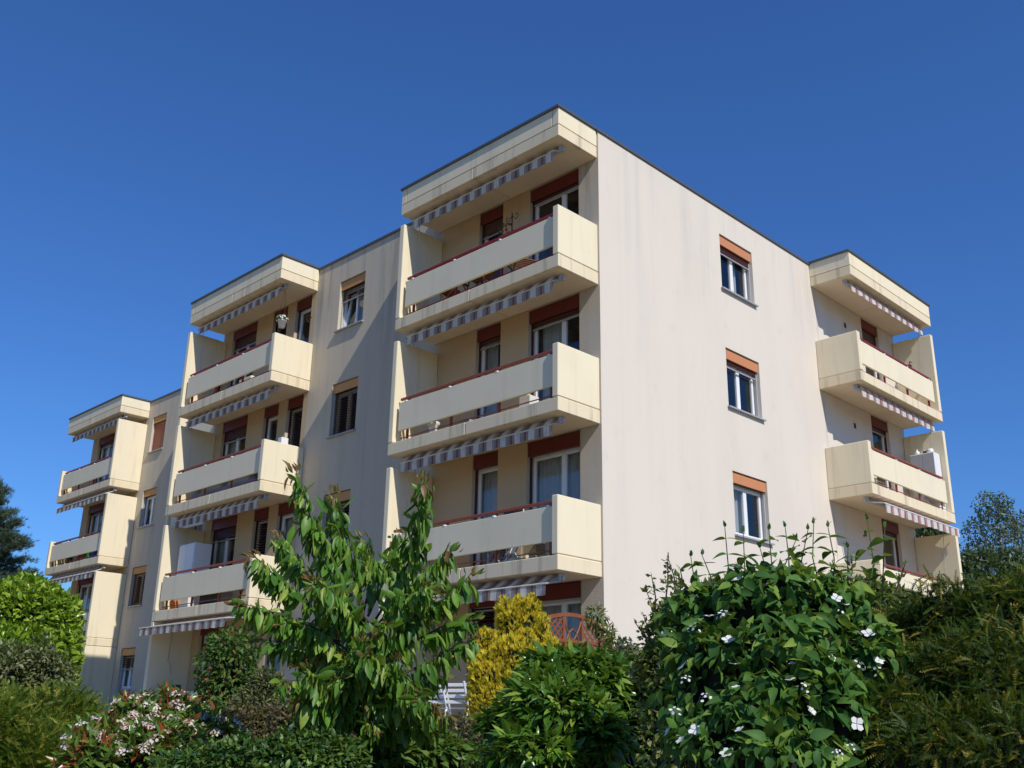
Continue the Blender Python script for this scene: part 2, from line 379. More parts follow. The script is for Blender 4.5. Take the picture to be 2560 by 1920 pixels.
slat_cache = {}
def add_slats(win, F, a0, a1, d, z_top, z_bot, mat, tilt=.5):
    """each slat of a lowered blind is a piece of its own; alike slats share their mesh"""
    key = (round(a1-a0, 3), F is END, mat.name, tilt)
    if key not in slat_cache:
        w = a1-a0; mb = MB(); hh = .027; th = .012*tilt
        pr = [(-.006-th, -hh), (.004-th, -hh*.9), (.010+th, 0), (.006+th, hh*.95), (-.004+th, hh), (-.002, 0)]
        if tilt > .6: pr = [(.030, -.020), (.031, -.014), (.006, .010), (-.028, .024), (-.029, .018), (.002, .003)]
        for i in range(len(pr)):
            (p, q), (r_, s_) = pr[i], pr[(i+1) % len(pr)]
            f = lambda a, dd, z: (-dd, a, z) if F is END else (a, dd, z)
            mb.quad(f(0, -p, q), f(w, -p, q), f(w, -r_, s_), f(0, -r_, s_))
        slat_cache[key] = mb.mesh('slat'); slat_cache[key].materials.append(mat)
    z = z_top - .03
    while z > z_bot:
        o = bpy.data.objects.new('slat', slat_cache[key]); COL.objects.link(o)
        o.parent = win; o.matrix_parent_inverse = wmat(win).inverted(); o.location = F(a0, d, z); z -= .064 if tilt > .6 else .056
def window(F, a0, a1, z0, z1, rec=.16, sashes=2, split=.5, box=('orange', .24), blind=.12, closed=0.0, slatmat='slat', sill=True, curtain=None, tilted=False, boxd=.035):
    bh = box[1]; zt = z1 - bh
    fw = .055; mb = MB(); d0, d1 = rec, rec+.06
    for (p, q, s, t) in ((a0, a0+fw, z0, zt+.02), (a1-fw, a1, z0, zt+.02), (a0+fw, a1-fw, z0, z0+fw), (a0+fw, a1-fw, zt+.02-fw, zt+.02)):
        mb.box(F(p, d0, s), F(q, d1, t), .006)
    win = mb.build('window', M['white'], HB)
    am = a0 + (a1-a0)*split; edges = [(a0+fw, am), (am, a1-fw)] if sashes == 2 else [(a0+fw, a1-fw)]
    for k, (p, q) in enumerate(edges):
        sf = .06; ms = MB(); e0, e1 = rec-.018, rec+.045; sz0, sz1 = z0+fw*.7, zt+.02-fw*.7
        for (i, j, s, t) in ((p, p+sf, sz0, sz1), (q-sf, q, sz0, sz1), (p+sf, q-sf, sz0, sz0+sf), (p+sf, q-sf, sz1-sf, sz1)):
            ms.box(F(i, e0, s), F(j, e1, t), .008)
        sash = ms.build('sash', M['white'], win)
        g = MB().box(F(p+sf-.01, rec+.012, sz0+sf-.01), F(q-sf+.01, rec+.02, sz1-sf+.01)).build('pane', M['glass'], win)
        if tilted and k == 0:
            ax = Vector(F(1, 0, 0)) - Vector(F(0, 0, 0)); piv = Vector(F(p, rec+.02, z0+fw))
            rm = Matrix.Translation(piv) @ Matrix.Rotation(R(-9), 4, ax) @ Matrix.Translation(-piv)
            sash.matrix_basis = rm; g.matrix_basis = rm
    MB().box(F(a0+.004, boxd, zt), F(a1-.004, boxd+.03, z1-.02), .004).build('shutter_box', M[box[0]], win)
    mb = MB(); mb.box(F(a0+.012, .075, zt+.012), F(a1-.012, .135, z1-.03)); mb.build('shutter_roll', M['slat'], win)
    for s in (a0+.004, a1-.034): MB().box(F(s, .08, z0+.03), F(s+.03, .115, zt)).build('shutter_rail', M['metal' if box[0] != 'redbox' else 'slat'], win)
    h = z1-bh - z0
    if closed > 0:
        add_slats(win, F, a0+.035, a1-.035, .098, zt, zt-h*closed+.04, M[slatmat], .9 if slatmat == 'slat' else .35)
    elif blind > 0:
        add_slats(win, F, a0+.035, a1-.035, .098, zt+.02, zt-blind+.03, M['slat'], .3)
    if closed > 0 or blind > 0:
        zb = zt - (h*closed if closed else blind)
        fbox(F, a0+.035, a1-.035, .082, .112, zb-.028, zb+.004, .004).build('bottom_bar', M['sill' if closed < .9 else slatmat], win)
    if sill:
        mb = MB(); e = .05
        A = [F(a0-e, rec, z0+.012), F(a0-e, -.07, z0-.012), F(a1+e, -.07, z0-.012), F(a1+e, rec, z0+.012)]
        Bt = [F(a0-e, rec, z0-.02), F(a0-e, -.055, z0-.045), F(a1+e, -.055, z0-.045), F(a1+e, rec, z0-.02)]
        lip = F(a0-e, -.07, z0-.045), F(a1+e, -.07, z0-.045)
        mb.quad(*A); mb.quad(A[1], lip[0], lip[1], A[2]); mb.quad(lip[0], Bt[1], Bt[2], lip[1]); mb.quad(*Bt)
        mb.quad(A[0], A[1], Bt[1], Bt[0]); mb.quad(A[3], A[2], Bt[2], Bt[3])
        mb.build('sill', M['sill'], win, fix=False)
    if curtain:
        c0, c1 = curtain; p0 = a0 + (a1-a0)*c0; p1 = a0 + (a1-a0)*c1; n_ = max(10, int((p1-p0)/.02)); mb = MB(); prev = None
        for i in range(n_+1):
            a = p0 + (p1-p0)*i/n_; dd = rec+.14 + .022*math.sin(i*1.1) + .012*math.sin(i*.47+1)
            cur = (F(a, dd, z0+.06), F(a, dd, zt+.1))
            if prev: mb.quad(prev[0], cur[0], cur[1], prev[1])
            prev = cur
        mb.build('curtain', M['curtain'], win, smooth=False, fix=False)
    return win

# --- window lists (a0, a1, z0, z1)
fac_holes, fac2_holes, end_holes = [], [], []
WT, WB = 2.44, 1.10
end_spec = {3: dict(blind=.17, curtain=(.62, .8)), 2: dict(blind=.15, curtain=None), 1: dict(blind=0, curtain=(.2, .72)), 0: dict(blind=0)}
for k in (3, 2, 1, 0):
    end_holes.append((4.23, 5.57, J[k]+WB, J[k]+WT))
for k in (3, 2, 1, 0): end_holes.append((10.99, 11.98, J[k]+.06, Bz(k+1)-.006))
for k in (3, 2, 1, 0):
    zt = Bz(k+1)-.006
    for (p, q) in ((-3.38, -2.65), (-1.86, -.51), (-13.65, -12.35), (-11.55, -10.85), (-10.45, -9.73)):
        zb = J[k]+.06
        fac_holes.append((p, q, zb, zt))
    fac_holes.append((-8.5, -7.47, J[k]+WB, J[k]+WT))
    fac2_holes.append((-27.85, -26.49, J[k]+.06, zt)); fac2_holes.append((-23.35, -22.31, J[k]+WB, J[k]+WT))
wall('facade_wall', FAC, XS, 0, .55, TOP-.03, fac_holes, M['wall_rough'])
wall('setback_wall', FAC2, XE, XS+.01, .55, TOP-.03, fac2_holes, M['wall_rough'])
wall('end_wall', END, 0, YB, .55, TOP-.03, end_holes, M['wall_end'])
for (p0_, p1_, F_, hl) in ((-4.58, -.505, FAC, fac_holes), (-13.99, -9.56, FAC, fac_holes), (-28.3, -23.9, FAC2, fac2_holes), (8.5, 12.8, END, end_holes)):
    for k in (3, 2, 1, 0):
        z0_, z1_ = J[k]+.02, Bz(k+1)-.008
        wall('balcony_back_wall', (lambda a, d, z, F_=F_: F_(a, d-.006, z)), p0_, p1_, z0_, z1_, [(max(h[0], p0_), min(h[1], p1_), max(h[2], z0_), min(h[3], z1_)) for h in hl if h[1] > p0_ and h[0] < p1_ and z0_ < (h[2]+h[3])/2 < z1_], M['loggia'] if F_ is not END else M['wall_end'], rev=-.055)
mb = MB()
mb.quad((XS, 0, .55), (XS, Y2, .55), (XS, Y2, TOP-.03), (XS, 0, TOP-.03)); mb.quad((XE, Y2, .55), (XE, YB, .55), (XE, YB, TOP-.03), (XE, Y2, TOP-.03))
mb.quad((XE, YB, .55), (0, YB, .55), (0, YB, TOP-.03), (XE, YB, TOP-.03)); mb.build('rear_wall', M['wall_rough'], HB, fix=False)
mb = MB(); zr = TOP-.1
mb.quad((XE, Y2, zr), (0, Y2, zr), (0, YB, zr), (XE, YB, zr)); mb.quad((XS, 0, zr), (0, 0, zr), (0, Y2, zr), (XS, Y2, zr)); mb.build('roof', M['flash'], HB, fix=False)
for k in (3, 2, 1, 0):
    MB().box((XE+.3, Y2+.3, J[k]-.2), (-.3, YB-.3, J[k]+.04)).box((XS+.3, .3, J[k]-.2), (-.3, Y2+.3, J[k]+.039)).build('storey_floor', M['room'], HB)
MB().box((XE+.5, 5.0, .6), (-3.2, 5.1, zr-.02)).build('room_partition', M['room'], HB)
MB().box((-3.3, 5.2, .6), (-3.2, YB-.3, zr-.02)).build('room_partition', M['room'], HB)
for x in (-2.25, -6.2, -9.2, -12.0): MB().box((x, .3, .6), (x+.08, 5, zr-.02)).build('room_partition', M['room'], HB)
# parapet flashing
def strip(x0, y0, x1, y1): return MB().box((x0, y0, TOP-.075), (x1, y1, TOP-.02), .006)
def flashing(*boxes):
    mb = MB()
    for b_ in boxes: mb.box((b_[0], b_[1], TOP-.085), (b_[2], b_[3], TOP-.02), .006)
    return mb.build('roof_flashing', M['flash'], HB)
flashing((XS-.03, -.035, .032, .26)); flashing((-.26, .262, .032, YB+.03)); flashing((XE-.03, Y2-.035, XS-.032, Y2+.26))
flashing((XE-.03, Y2+.262, XE+.2, YB+.03)); flashing((XE+.202, YB-.2, -.262, YB+.03))

# windows
for k in (3, 2, 1, 0):
    window(END, 4.23, 5.57, J[k]+WB, J[k]+WT, rec=.17, **end_spec[k])
    window(FAC, -8.5, -7.47, J[k]+WB, J[k]+WT, rec=.17, box=('ochre', .24), **{3: dict(blind=0, closed=.27, tilted=True, curtain=(.3, .6)), 2: dict(closed=1.0), 1: dict(closed=.75), 0: dict(closed=1.0)}[k])
    window(FAC2, -23.35, -22.31, J[k]+WB, J[k]+WT, rec=.17, box=('ochre', .24), **{3: dict(closed=1.0, slatmat='slatred'), 2: dict(blind=0, curtain=(.3, .95)), 1: dict(closed=1.0), 0: dict(closed=.4, curtain=(0, 1))}[k])
    zt = Bz(k+1)-.006; zb = J[k]+.06
    kw = dict(rec=.14, box=('redbox', .29), sill=False, boxd=.02)
    window(FAC, -3.38, -2.65, zb, zt, sashes=1, blind=[.0, .0, .14, .30][k], closed=[.9, 0, 0, 0][k], curtain=[None, (0, 1), (0, .5), None][k], **kw)
    window(FAC, -1.86, -.51, zb, zt, split=.62, blind=[0, .0, .12, .06][k], curtain=[(0, 1), (0, 1), (.1, .6), None][k], **kw)
    window(FAC, -13.65, -12.35, zb, zt, blind=[.0, .30, .30, .30][k], curtain=[(0, 1), (0, .5), (0, .4), None][k], **kw)
    window(FAC, -11.55, -10.85, zb, zt, sashes=1, blind=0, closed=[0, .97, 0, .97][k], **kw)
    window(FAC, -10.45, -9.73, zb, zt, sashes=1, blind=0, closed=[0, 0, .97, 0][k], curtain=[None, (0, 1), None, None][k], **kw)
    window(FAC2, -27.85, -26.49, zb, zt, blind=[0, 0, .1, .15][k], curtain=[None, (0, 1), (0, .5), (0, .4)][k], **kw)
    window(END, 10.99, 11.98, zb, zt, sashes=1, blind=[0, .1, .1, .3][k], **kw)
for k in (3, 2, 1):
    MB().box((-.02, 9.97, J[k]+1.88), (.012, 10.09, J[k]+2.02), .003).build('air_vent', M['slat'], HB)

# --- balconies
FB1 = lambda s, d, z: (-.032 - s, -d, z)
FB2 = lambda s, d, z: (-9.506 - s, -d, z)
FB3 = lambda s, d, z: (-23.742 - s, Y2 - d, z)
FB4 = lambda s, d, z: (d, LY + s, z)
FB5 = lambda s, d, z: (-14.45 - s, Y2 - d, z)
W1, W2, W3, W4, W5 = 4.697, 4.623, 4.60, 4.64, 4.60
def lbox(F, s0, s1, d0, d1, z0, z1, ch=0): return MB().box(F(s0, d0, z0), F(s1, d1, z1), ch)
def slab(F, W, D, z0, z1, name='balcony_slab'):
    mid = W*.505; g = .007
    mb = MB(); mb.box(F(0, .003, z0), F(mid-g, D, z1), .009); mb.box(F(mid+g, .003, z0), F(W, D, z1), .009)
    mb2 = mb.build(name, M['slab'], HB)
    lbox(F, mid-g, mid+g, .01, D-.018, z0+.012, z1-.004).build('joint_filler', M['gap'], mb2)
    # soffit paint: a thin skin under the slab, set back from the drip edge
    lbox(F, .07, mid-g-.002, .02, D-.09, z0-.004, z0+.02).build('soffit', M['soffit'], mb2)
    lbox(F, mid+g+.002, W-.07, .02, D-.09, z0-.004, z0+.02).build('soffit', M['soffit'], mb2)
    return mb2
def balcony(F, W, D, k, red, mirrored=False):
    z = J[k]; sl = slab(F, W, D, z-TH, z)
    near = lambda a: (W-a) if mirrored else a
    def side(h, lo):
        s0, s1 = (lo, lo+.14) if lo < 1 else (lo, lo+.14)
        o = lbox(F, s0, s1, .004, D+.004, z+.016, z+h, .012)
        o.box(F(s0+.018, .01, z-.01), F(s1-.018, D-.018, z+.018)); return o
    side(1.015, near(0) if not mirrored else W-.14).build('side_panel', M['concrete'], sl)
    side(2.24, (W-.14) if not mirrored else 0).build('privacy_wall', M['concrete'], sl)
    p0, p1 = (.165, W-.235) if not mirrored else (.235, W-.165)
    lbox(F, p0, p1, D-.105, D-.055, z+.245, z+.845, .006).build('front_panel', M['panel'], sl)
    r0, r1 = (.145, W-.20) if not mirrored else (.20, W-.145)
    lbox(F, r0, r1, D-.165, D-.105, z+.915, z+.965, .008).build('handrail', red, sl)
    lbox(F, r0, r1, D-.155, D-.138, z+.10, z+.117).build('lower_rail', red, sl)
    for q in range(4):
        s = .28 + (W-.72)*q/3; s = near(s)
        ps = lbox(F, s-.02, s+.02, D-.16, D-.115, z-.001, z+.915).build('post', red, sl)
        lbox(F, s-.025, s+.025, D-.114, D-.050, z+.835, z+.868, .004).build('panel_clip', M['whiteplastic'], ps)
    return sl
def roof_slab(F, W, D):
    sl = slab(F, W, D, JR-TH, JR, 'roof_slab')
    mb = MB(); g = .006; e = .165
    for (s0, s1) in ((0, e-g), (e+g, W-e-g), (W-e+g, W)): mb.box(F(s0, .003, JR+.012), F(s1, D, TOP-.05), .006)
    mb.build('fascia', M['concrete'], sl)
    mb = MB(); mb.box(F(.02, .01, JR-.01), F(W-.02, D-.02, JR+.03)); mb.box(F(.02, .01, JR+.03), F(W-.02, D-.016, TOP-.06)); mb.build('joint_filler', M['gap'], sl)
    lbox(F, -.035, W+.035, -.03, D+.035, TOP-.055, TOP+.005, .006).build('roof_flashing', M['flash'], sl)
    return sl
def awning(F, W, k, out=.955, drop=.15, mat='stripe', val=.18, rev=False):
    """roller under the slab of storey k; fabric runs out to the front bar, a valance hangs from it"""
    zb = Bz(k); s0, s1 = .26, W-.20
    if rev: s0, s1 = .2, W-.24
    roller = MB().tube([F(s0, .79, zb-.065), F(s1, .79, zb-.065)], .05, 10).build('awning', M['metal'], HB, smooth=False)
    fab = MB(); n_ = 40; zfb = zb-drop
    for i in range(n_):
        a, c_ = s0+.03+(s1-s0-.06)*i/n_, s0+.03+(s1-s0-.06)*(i+1)/n_
        m_ = 6
        for j in range(m_):
            t0, t1 = j/m_, (j+1)/m_
            P_ = lambda s, t: F(s, .85+(out-.85)*t, (zb-.012)*(1-t)+(zfb+.012)*t - .02*math.sin(math.pi*t)*(out > 1.1))
            fab.quad(P_(a, t0), P_(c_, t0), P_(c_, t1), P_(a, t1), [(a, t0), (c_, t0), (c_, t1), (a, t1)])
    fab.build('fabric', M[mat], roller, fix=False)
    lbox(F, s0, s1, out-.018, out+.012, zfb-.012, zfb+.014, .005).build('front_bar', M['white' if out > 1.2 else 'sill'] if mat == 'striper' else M['slab'], roller)
    va = MB(); per = .36; nn = 120
    def V(s, t):
        w_ = .010*math.sin(s*9.1)+.006*math.sin(s*23+1)
        return F(s, out+.002 + w_*t, zfb-.01 - t*(val + .005*math.cos(2*math.pi*s/per)))
    for i in range(nn):
        a, c_ = s0+.02+(s1-s0-.04)*i/nn, s0+.02+(s1-s0-.04)*(i+1)/nn
        for t0, t1 in ((0, .5), (.5, 1)):
            va.quad(V(a, t0), V(c_, t0), V(c_, t1), V(a, t1), [(a, 1), (c_, 1), (c_, 1), (a, 1)])
    va.build('valance', M[mat], roller, fix=False)
    for s in (s0-.07, s1-.01):
        mb = MB(); mb.box(F(s, .76, zb-.13), F(s+.05, .87, zb-.001), .01); mb.tube([F(s+.005, .80, zb-.09), F(s-.03, .80, zb-.09)], .04, 8)
        if out > .9: mb.tube([F(s+.04, .82, zb-.13), F(s+.07, out, zfb)], .016, 6)
        mb.build('bracket', M['metal'], roller)
    for q in (.3, .7):   # folded arms
        MB().tube([F(s0+(s1-s0)*q, .80, zb-.14), F(s0+(s1-s0)*(q+.22), out-.06, zfb-.005)], .016, 6).build('arm', M['white'], roller)
    if k != 1 and not rev:
        sc = s1-.12; MB().tube([F(sc, .86, zb-.14), F(sc+.02, .80, zb-1.0), F(sc-.01, .80, zb-1.42), F(sc-.03, .84, zb-1.5)], .007, 5).build('crank_rod', M['metal'], roller)
    return roller
for (F, W, D, mir) in ((FB1, W1, D1, False), (FB2, W2, D1, False), (FB3, W3, 1.10, True), (FB4, W4, 1.09, False), (FB5, W5, D1, False)):
    roof_slab(F, W, D)
    for k in (3, 2, 1): balcony(F, W, D, k, M['red'] if k == 3 else M['redold'], mir)
for k, o1, d1_, o2, d2_ in ((4, .95, .145, .945, .135), (3, .96, .155, .955, .15), (2, .965, .165, .96, .16)): awning(FB1, W1, k, out=o1, drop=d1_); awning(FB2, W2, k, out=o2, drop=d2_)
awning(FB1, W1, 1, out=1.12, drop=.20); awning(FB2, W2, 1, out=1.5, drop=.21)
awning(FB3, W3, 4, rev=True); awning(FB3, W3, 3, out=1.12, drop=.26, rev=True); awning(FB3, W3, 2, out=1.12, drop=.27, rev=True); awning(FB3, W3, 1, rev=True)
awning(FB4, W4, 4, out=.92, drop=.125, mat='striper', val=.14); awning(FB4, W4, 3, out=.92, drop=.125, mat='striper', val=.15)
awning(FB4, W4, 2, out=1.22, drop=.20, mat='striper', val=.19)
# ground floor dividing walls and low parapets
for (F, W, D, s) in ((FB1, W1, D1, W1-.14), (FB2, W2, D1, W2-.14), (FB3, W3, 1.1, 0)):
    lbox(F, s, s+.14, .004, D, .5, Bz(1)-.012, .012).build('terrace_wall', M['concrete'], HB)
lbox(FB2, 1.6, W2-.16, D1-.14, D1-.01, .5, 1.62, .012).build('terrace_parapet', M['concrete'], HB)
lbox(FB3, .16, W3, 1.1-.14, 1.09, .5, 1.75, .012).build('terrace_parapet', M['concrete'], HB)
MB().tube([(-13.9+.0, -.62, 3.3), (-13.985, -.62, 2.4), (-13.985, -.55, 2.35), (-13.985, -.52, 2.1)], .012, 5).build('cable', M['metal'], HB)

# ------------------------------------------------------------------ foliage helpers
def unit(a): return a/np.maximum(np.linalg.norm(a, axis=-1, keepdims=True), 1e-9)
def leaf_shape(w=.28, droop=.25, fold=.25, tip=1.0, wide=.42, n=3, twist=0.0):
    """a pointed leaf along +Y, folded along its midrib and bent downwards"""
    V = [(0, 0, 0)]; ysr = [(i+1)/(n+1) for i in range(n)]
    for y in ysr:
        hw = w*math.sin(math.pi*y**(math.log(.5)/math.log(wide)))**tip; z = -droop*y*y
        V += [(-hw, y, z+hw*fold+twist*y*hw), (0, y, z), (hw, y, z+hw*fold-twist*y*hw)]
    V.append((0, 1, -droop)); F = [(0, 2, 1), (0, 3, 2)]
    for i in range(n-1):
        a = 1+3*i; b = a+3; F += [(a, a+1, b+1, b), (a+1, a+2, b+2, b+1)]
    a = 1+3*(n-1); e = len(V)-1; F += [(a, a+1, e), (a+1, a+2, e)]
    return np.array(V, float), F
def sprig_shape(n=11, ln=.28, w=.030, bend=.35, up=.15):
    """a feathery twig with two ranks of needles"""
    V = []; F = []
    def c(t): return np.array([.04*math.sin(t*5), t, -bend*t*t])
    for i in range(n):
        t = (i+.6)/n; p = c(t); l_ = ln*(1.0 - .55*t)*(.75+.5*((i*37) % 11)/11)
        for s in (-1, 1):
            d = np.array([s*.78, .58, up]); d /= np.linalg.norm(d); q = p + d*l_; k = len(V)
            V += [p+np.array([0, -w, 0]), p+np.array([0, w, 0]), q]; F.append((k, k+1, k+2))
    k = len(V); a, m_, b_ = c(0), c(.5), c(1)
    V += [a+np.array([-.018, 0, 0]), a+np.array([.018, 0, 0]), m_+np.array([.014, 0, 0]), m_+np.array([-.014, 0, 0]), b_]
    F += [(k, k+1, k+2, k+3), (k+3, k+2, k+4)]
    return np.array(V, float), F
def tuft_shape(n=9, spread=.45, w=.05, seed=0, flat=False):
    r_ = np.random.default_rng(seed); V = []; F = []
    for i in range(n):
        a = 2*math.pi*r_.random(); sp = spread*r_.random()**.6; d = np.array([math.cos(a)*sp, 1, math.sin(a)*sp*(.3 if flat else 1)]); d = d/np.linalg.norm(d)*(.55+.45*r_.random())
        s = np.cross(d, r_.normal(size=3)); s = s/np.linalg.norm(s)*w; b0 = np.array([0, .25*r_.random(), 0]); k = len(V)
        V += [b0, b0+d*.55+s, b0+d, b0+d*.55-s]; F.append((k, k+1, k+2, k+3))
    return np.array(V, float), F
def flower_shape(n=4, w=.42, cup=.25):
    V = []; F = []
    for i in range(n):
        a = 2*math.pi*i/n; d = np.array([math.cos(a), math.sin(a), 0]); s = np.array([-d[1], d[0], 0]); k = len(V); z = np.array([0, 0, 1])
        V += [d*.05, d*.55-s*w+z*cup*.5, d*.95-s*w*.55+z*cup*.6, d*1.0+s*w*.5+z*cup*.75, d*.55+s*w+z*cup*.5]; F.append((k, k+1, k+2, k+3, k+4))
    return np.array(V, float), F
def cluster_shape(n=26, r=.09, seed=1, h=.45):
    """a flat-topped head of small florets, radius 1"""
    r_ = np.random.default_rng(seed); V = []; F = []
    for i in range(n):
        a = 2.4*i; q = math.sqrt((i+.5)/n); p = np.array([q*math.cos(a), q*math.sin(a), h*(1-q*q) + .12*r_.random()])
        nrm = unit(np.array([p[0]*.8, p[1]*.8, 1.0]) + r_.normal(size=3)*.35); s = unit(np.cross(nrm, [1, .3, .2])); t = np.cross(nrm, s); k = len(V)
        for j in range(5): V.append(p + (s*math.cos(j*1.257)+t*math.sin(j*1.257))*r*1.5*(.8+.4*r_.random()))
        F.append(tuple(range(k, k+5)))
    return np.array(V, float), F
def np_mesh(name, V, F, smooth=True):
    me = bpy.data.meshes.new(name); me.from_pydata([tuple(v) for v in V], [], F)
    if smooth: me.polygons.foreach_set('use_smooth', [True]*len(me.polygons))
    return me
def frames(T, Nn):
    T = unit(T); X = unit(np.cross(T, Nn)); Z = np.cross(X, T); return np.stack([X, T, Z], axis=-1)
def project(P):
    d = P - CAM; z = d@FWD; return 1280+FPX*(d@RIGHT)/z, 960-FPX*(d@UP)/z, z
def scatter(name, piece, variants, P, T, Nn, S, mat, parent, indiv=0, cell=14, tintv=None):
    """many leaves: the ones that show largest are objects of their own, the rest one mesh"""
    n = len(P); Rm = frames(T, Nn); var = rng.integers(0, len(variants), n); single = np.zeros(n, bool)
    if indiv:
        u, v, z = project(P); ok = (u > 0) & (u < 2560) & (v > 0) & (v < 1920) & (z > 0)
        order = np.argsort(z); seen = set(); chosen = []
        for i in order:
            if not ok[i]: continue
            key = (int(u[i]//cell), int(v[i]//cell))
            if key in seen: continue
            seen.add(key); chosen.append(i)
        chosen = sorted(chosen, key=lambda i: -S[i]/z[i])[:indiv]; single[chosen] = True
        mes = [np_mesh(piece, V, F) for V, F in variants]
        for me in mes: me.materials.append(mat)
        inv = wmat(parent).inverted()
        for i in chosen:
            o = bpy.data.objects.new(piece, mes[var[i]]); COL.objects.link(o); o.parent = parent; o.matrix_parent_inverse = inv
            m4 = np.eye(4); m4[:3, :3] = Rm[i]*S[i]; m4[:3, 3] = P[i]; o.matrix_basis = Matrix(m4.tolist())
    co = []; fl = []; ls = []; tt = []; off = 0; tint = rng.random(n) if tintv is None else tintv
    for k, (V, F) in enumerate(variants):
        idx = np.where((var == k) & ~single)[0]
        if not len(idx): continue
        W = np.einsum('nij,vj->nvi', Rm[idx]*S[idx][:, None, None], V) + P[idx][:, None, :]
        nv = len(V); co.append(W.reshape(-1, 3)); tt.append(np.repeat(tint[idx], nv))
        loops = np.concatenate([np.array(f) for f in F]); sizes = np.array([len(f) for f in F])
        fl.append((loops[None, :] + (off + np.arange(len(idx))*nv)[:, None]).ravel()); ls.append(np.tile(sizes, len(idx))); off += nv*len(idx)
    if not co: return None
    co = np.concatenate(co); fl = np.concatenate(fl); ls = np.concatenate(ls); tt = np.concatenate(tt)
    me = bpy.data.meshes.new(name); me.vertices.add(len(co)); me.vertices.foreach_set('co', co.ravel().astype(np.float32))
    me.loops.add(len(fl)); me.loops.foreach_set('vertex_index', fl.astype(np.int32))
    me.polygons.add(len(ls)); me.polygons.foreach_set('loop_start', np.concatenate([[0], np.cumsum(ls)[:-1]]).astype(np.int32))
    me.polygons.foreach_set('use_smooth', np.ones(len(ls), bool))
    me.update(calc_edges=True)
    at_ = me.attributes.new('tint', 'FLOAT', 'POINT'); at_.data.foreach_set('value', tt.astype(np.float32))
    return tag(link(name, me, mat, parent), kind='stuff')
def lump(D, seed, amp=.14):
    r_ = np.random.default_rng(seed); out = np.zeros(len(D))
    for k in range(6):
        w_ = r_.normal(size=3)*(1.6+1.1*k); out += np.sin(D@w_ + r_.random()*6.28)/(1+.5*k)
    return 1 + amp*out/2
def blob_list(specs, gz=None):
    B = []
    for i, s in enumerate(specs):
        u, v, d, ru, rv = s[:5]; c = at(u, v, d); k = np.linalg.norm(c-CAM)/FPX
        g = ground_z(c[0], c[1]) if gz is None else gz
        low = s[5]*k if len(s) > 5 else max(c[2]-g, rv*k*.6)
        B.append((c, ru*k, rv*k, low, i*17+abs(int(u))))
    return B
def blob_points(B, n, depth=.16, amp=.14, back=.3, below=.3):
    area = np.array([b_[1]*(b_[2]+min(b_[3], b_[2]*1.5)) for b_ in B]); cnt = np.maximum((n*area/area.sum()*1.6).astype(int), 20); P = []; O = []
    for bi, (c, rh, rz, lo, sd) in enumerate(B):
        D = unit(rng.normal(size=(cnt[bi], 3))); toc = unit((CAM-c)[None])[0]
        keep = (D@toc > -.15) | (rng.random(len(D)) < back); D = D[keep]
        rr = (1-np.abs(rng.normal(size=len(D)))*depth)*lump(D, sd, amp); rr = np.maximum(rr, .35)
        sc = np.where(D[:, 2] > 0, rz, lo); p = c + np.stack([D[:, 0]*rh, D[:, 1]*rh, D[:, 2]*sc], 1)*rr[:, None]
        o = unit(np.stack([D[:, 0]/rh, D[:, 1]/rh, D[:, 2]/sc], 1)); ok = np.ones(len(p), bool)
        for bj, (c2, rh2, rz2, lo2, _) in enumerate(B):
            if bj == bi: continue
            q = p-c2; zz = np.where(q[:, 2] > 0, rz2, lo2); ok &= ((q[:, 0]/rh2)**2 + (q[:, 1]/rh2)**2 + (q[:, 2]/zz)**2) > .62
        ok &= (p[:, 2] > CAM[2]-.22*np.linalg.norm(p[:, :2]-CAM[:2], axis=1)*.35-.1) | (rng.random(len(p)) < below)
        P.append(p[ok]); O.append(o[ok])
    return np.concatenate(P), np.concatenate(O)
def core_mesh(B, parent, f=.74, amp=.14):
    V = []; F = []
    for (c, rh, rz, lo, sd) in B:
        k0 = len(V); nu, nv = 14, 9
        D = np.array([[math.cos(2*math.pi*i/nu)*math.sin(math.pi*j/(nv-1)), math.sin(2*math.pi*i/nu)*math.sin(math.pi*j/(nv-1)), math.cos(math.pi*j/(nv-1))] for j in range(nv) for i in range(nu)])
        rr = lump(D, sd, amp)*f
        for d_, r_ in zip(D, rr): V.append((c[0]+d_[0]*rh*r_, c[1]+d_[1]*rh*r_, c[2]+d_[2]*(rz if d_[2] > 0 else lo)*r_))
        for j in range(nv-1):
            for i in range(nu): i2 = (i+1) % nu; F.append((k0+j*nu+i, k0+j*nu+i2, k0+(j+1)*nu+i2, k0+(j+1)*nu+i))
    me = bpy.data.meshes.new('inner_shade_core'); me.from_pydata(V, [], F); return link('inner_shade_core', me, M['core'], parent)
def stems(B, parent, base, r0=.02, mat='bark', per=3):
    r0 *= min(1.0, np.linalg.norm(base-CAM)/9)*.7
    for (c, rh, rz, lo, sd) in B:
        for k in range(per):
            e = c + rng.normal(size=3)*np.array([rh, rh, rz])*.22; m_ = (base*.5+e*.5)+rng.normal(size=3)*.06*rh
            MB().tube([tuple(base+rng.normal(size=3)*np.array([.04, .04, 0])), tuple(m_), tuple(e)], [r0, r0*.6, r0*.15], 5).build('stem', M[mat], parent, smooth=True)
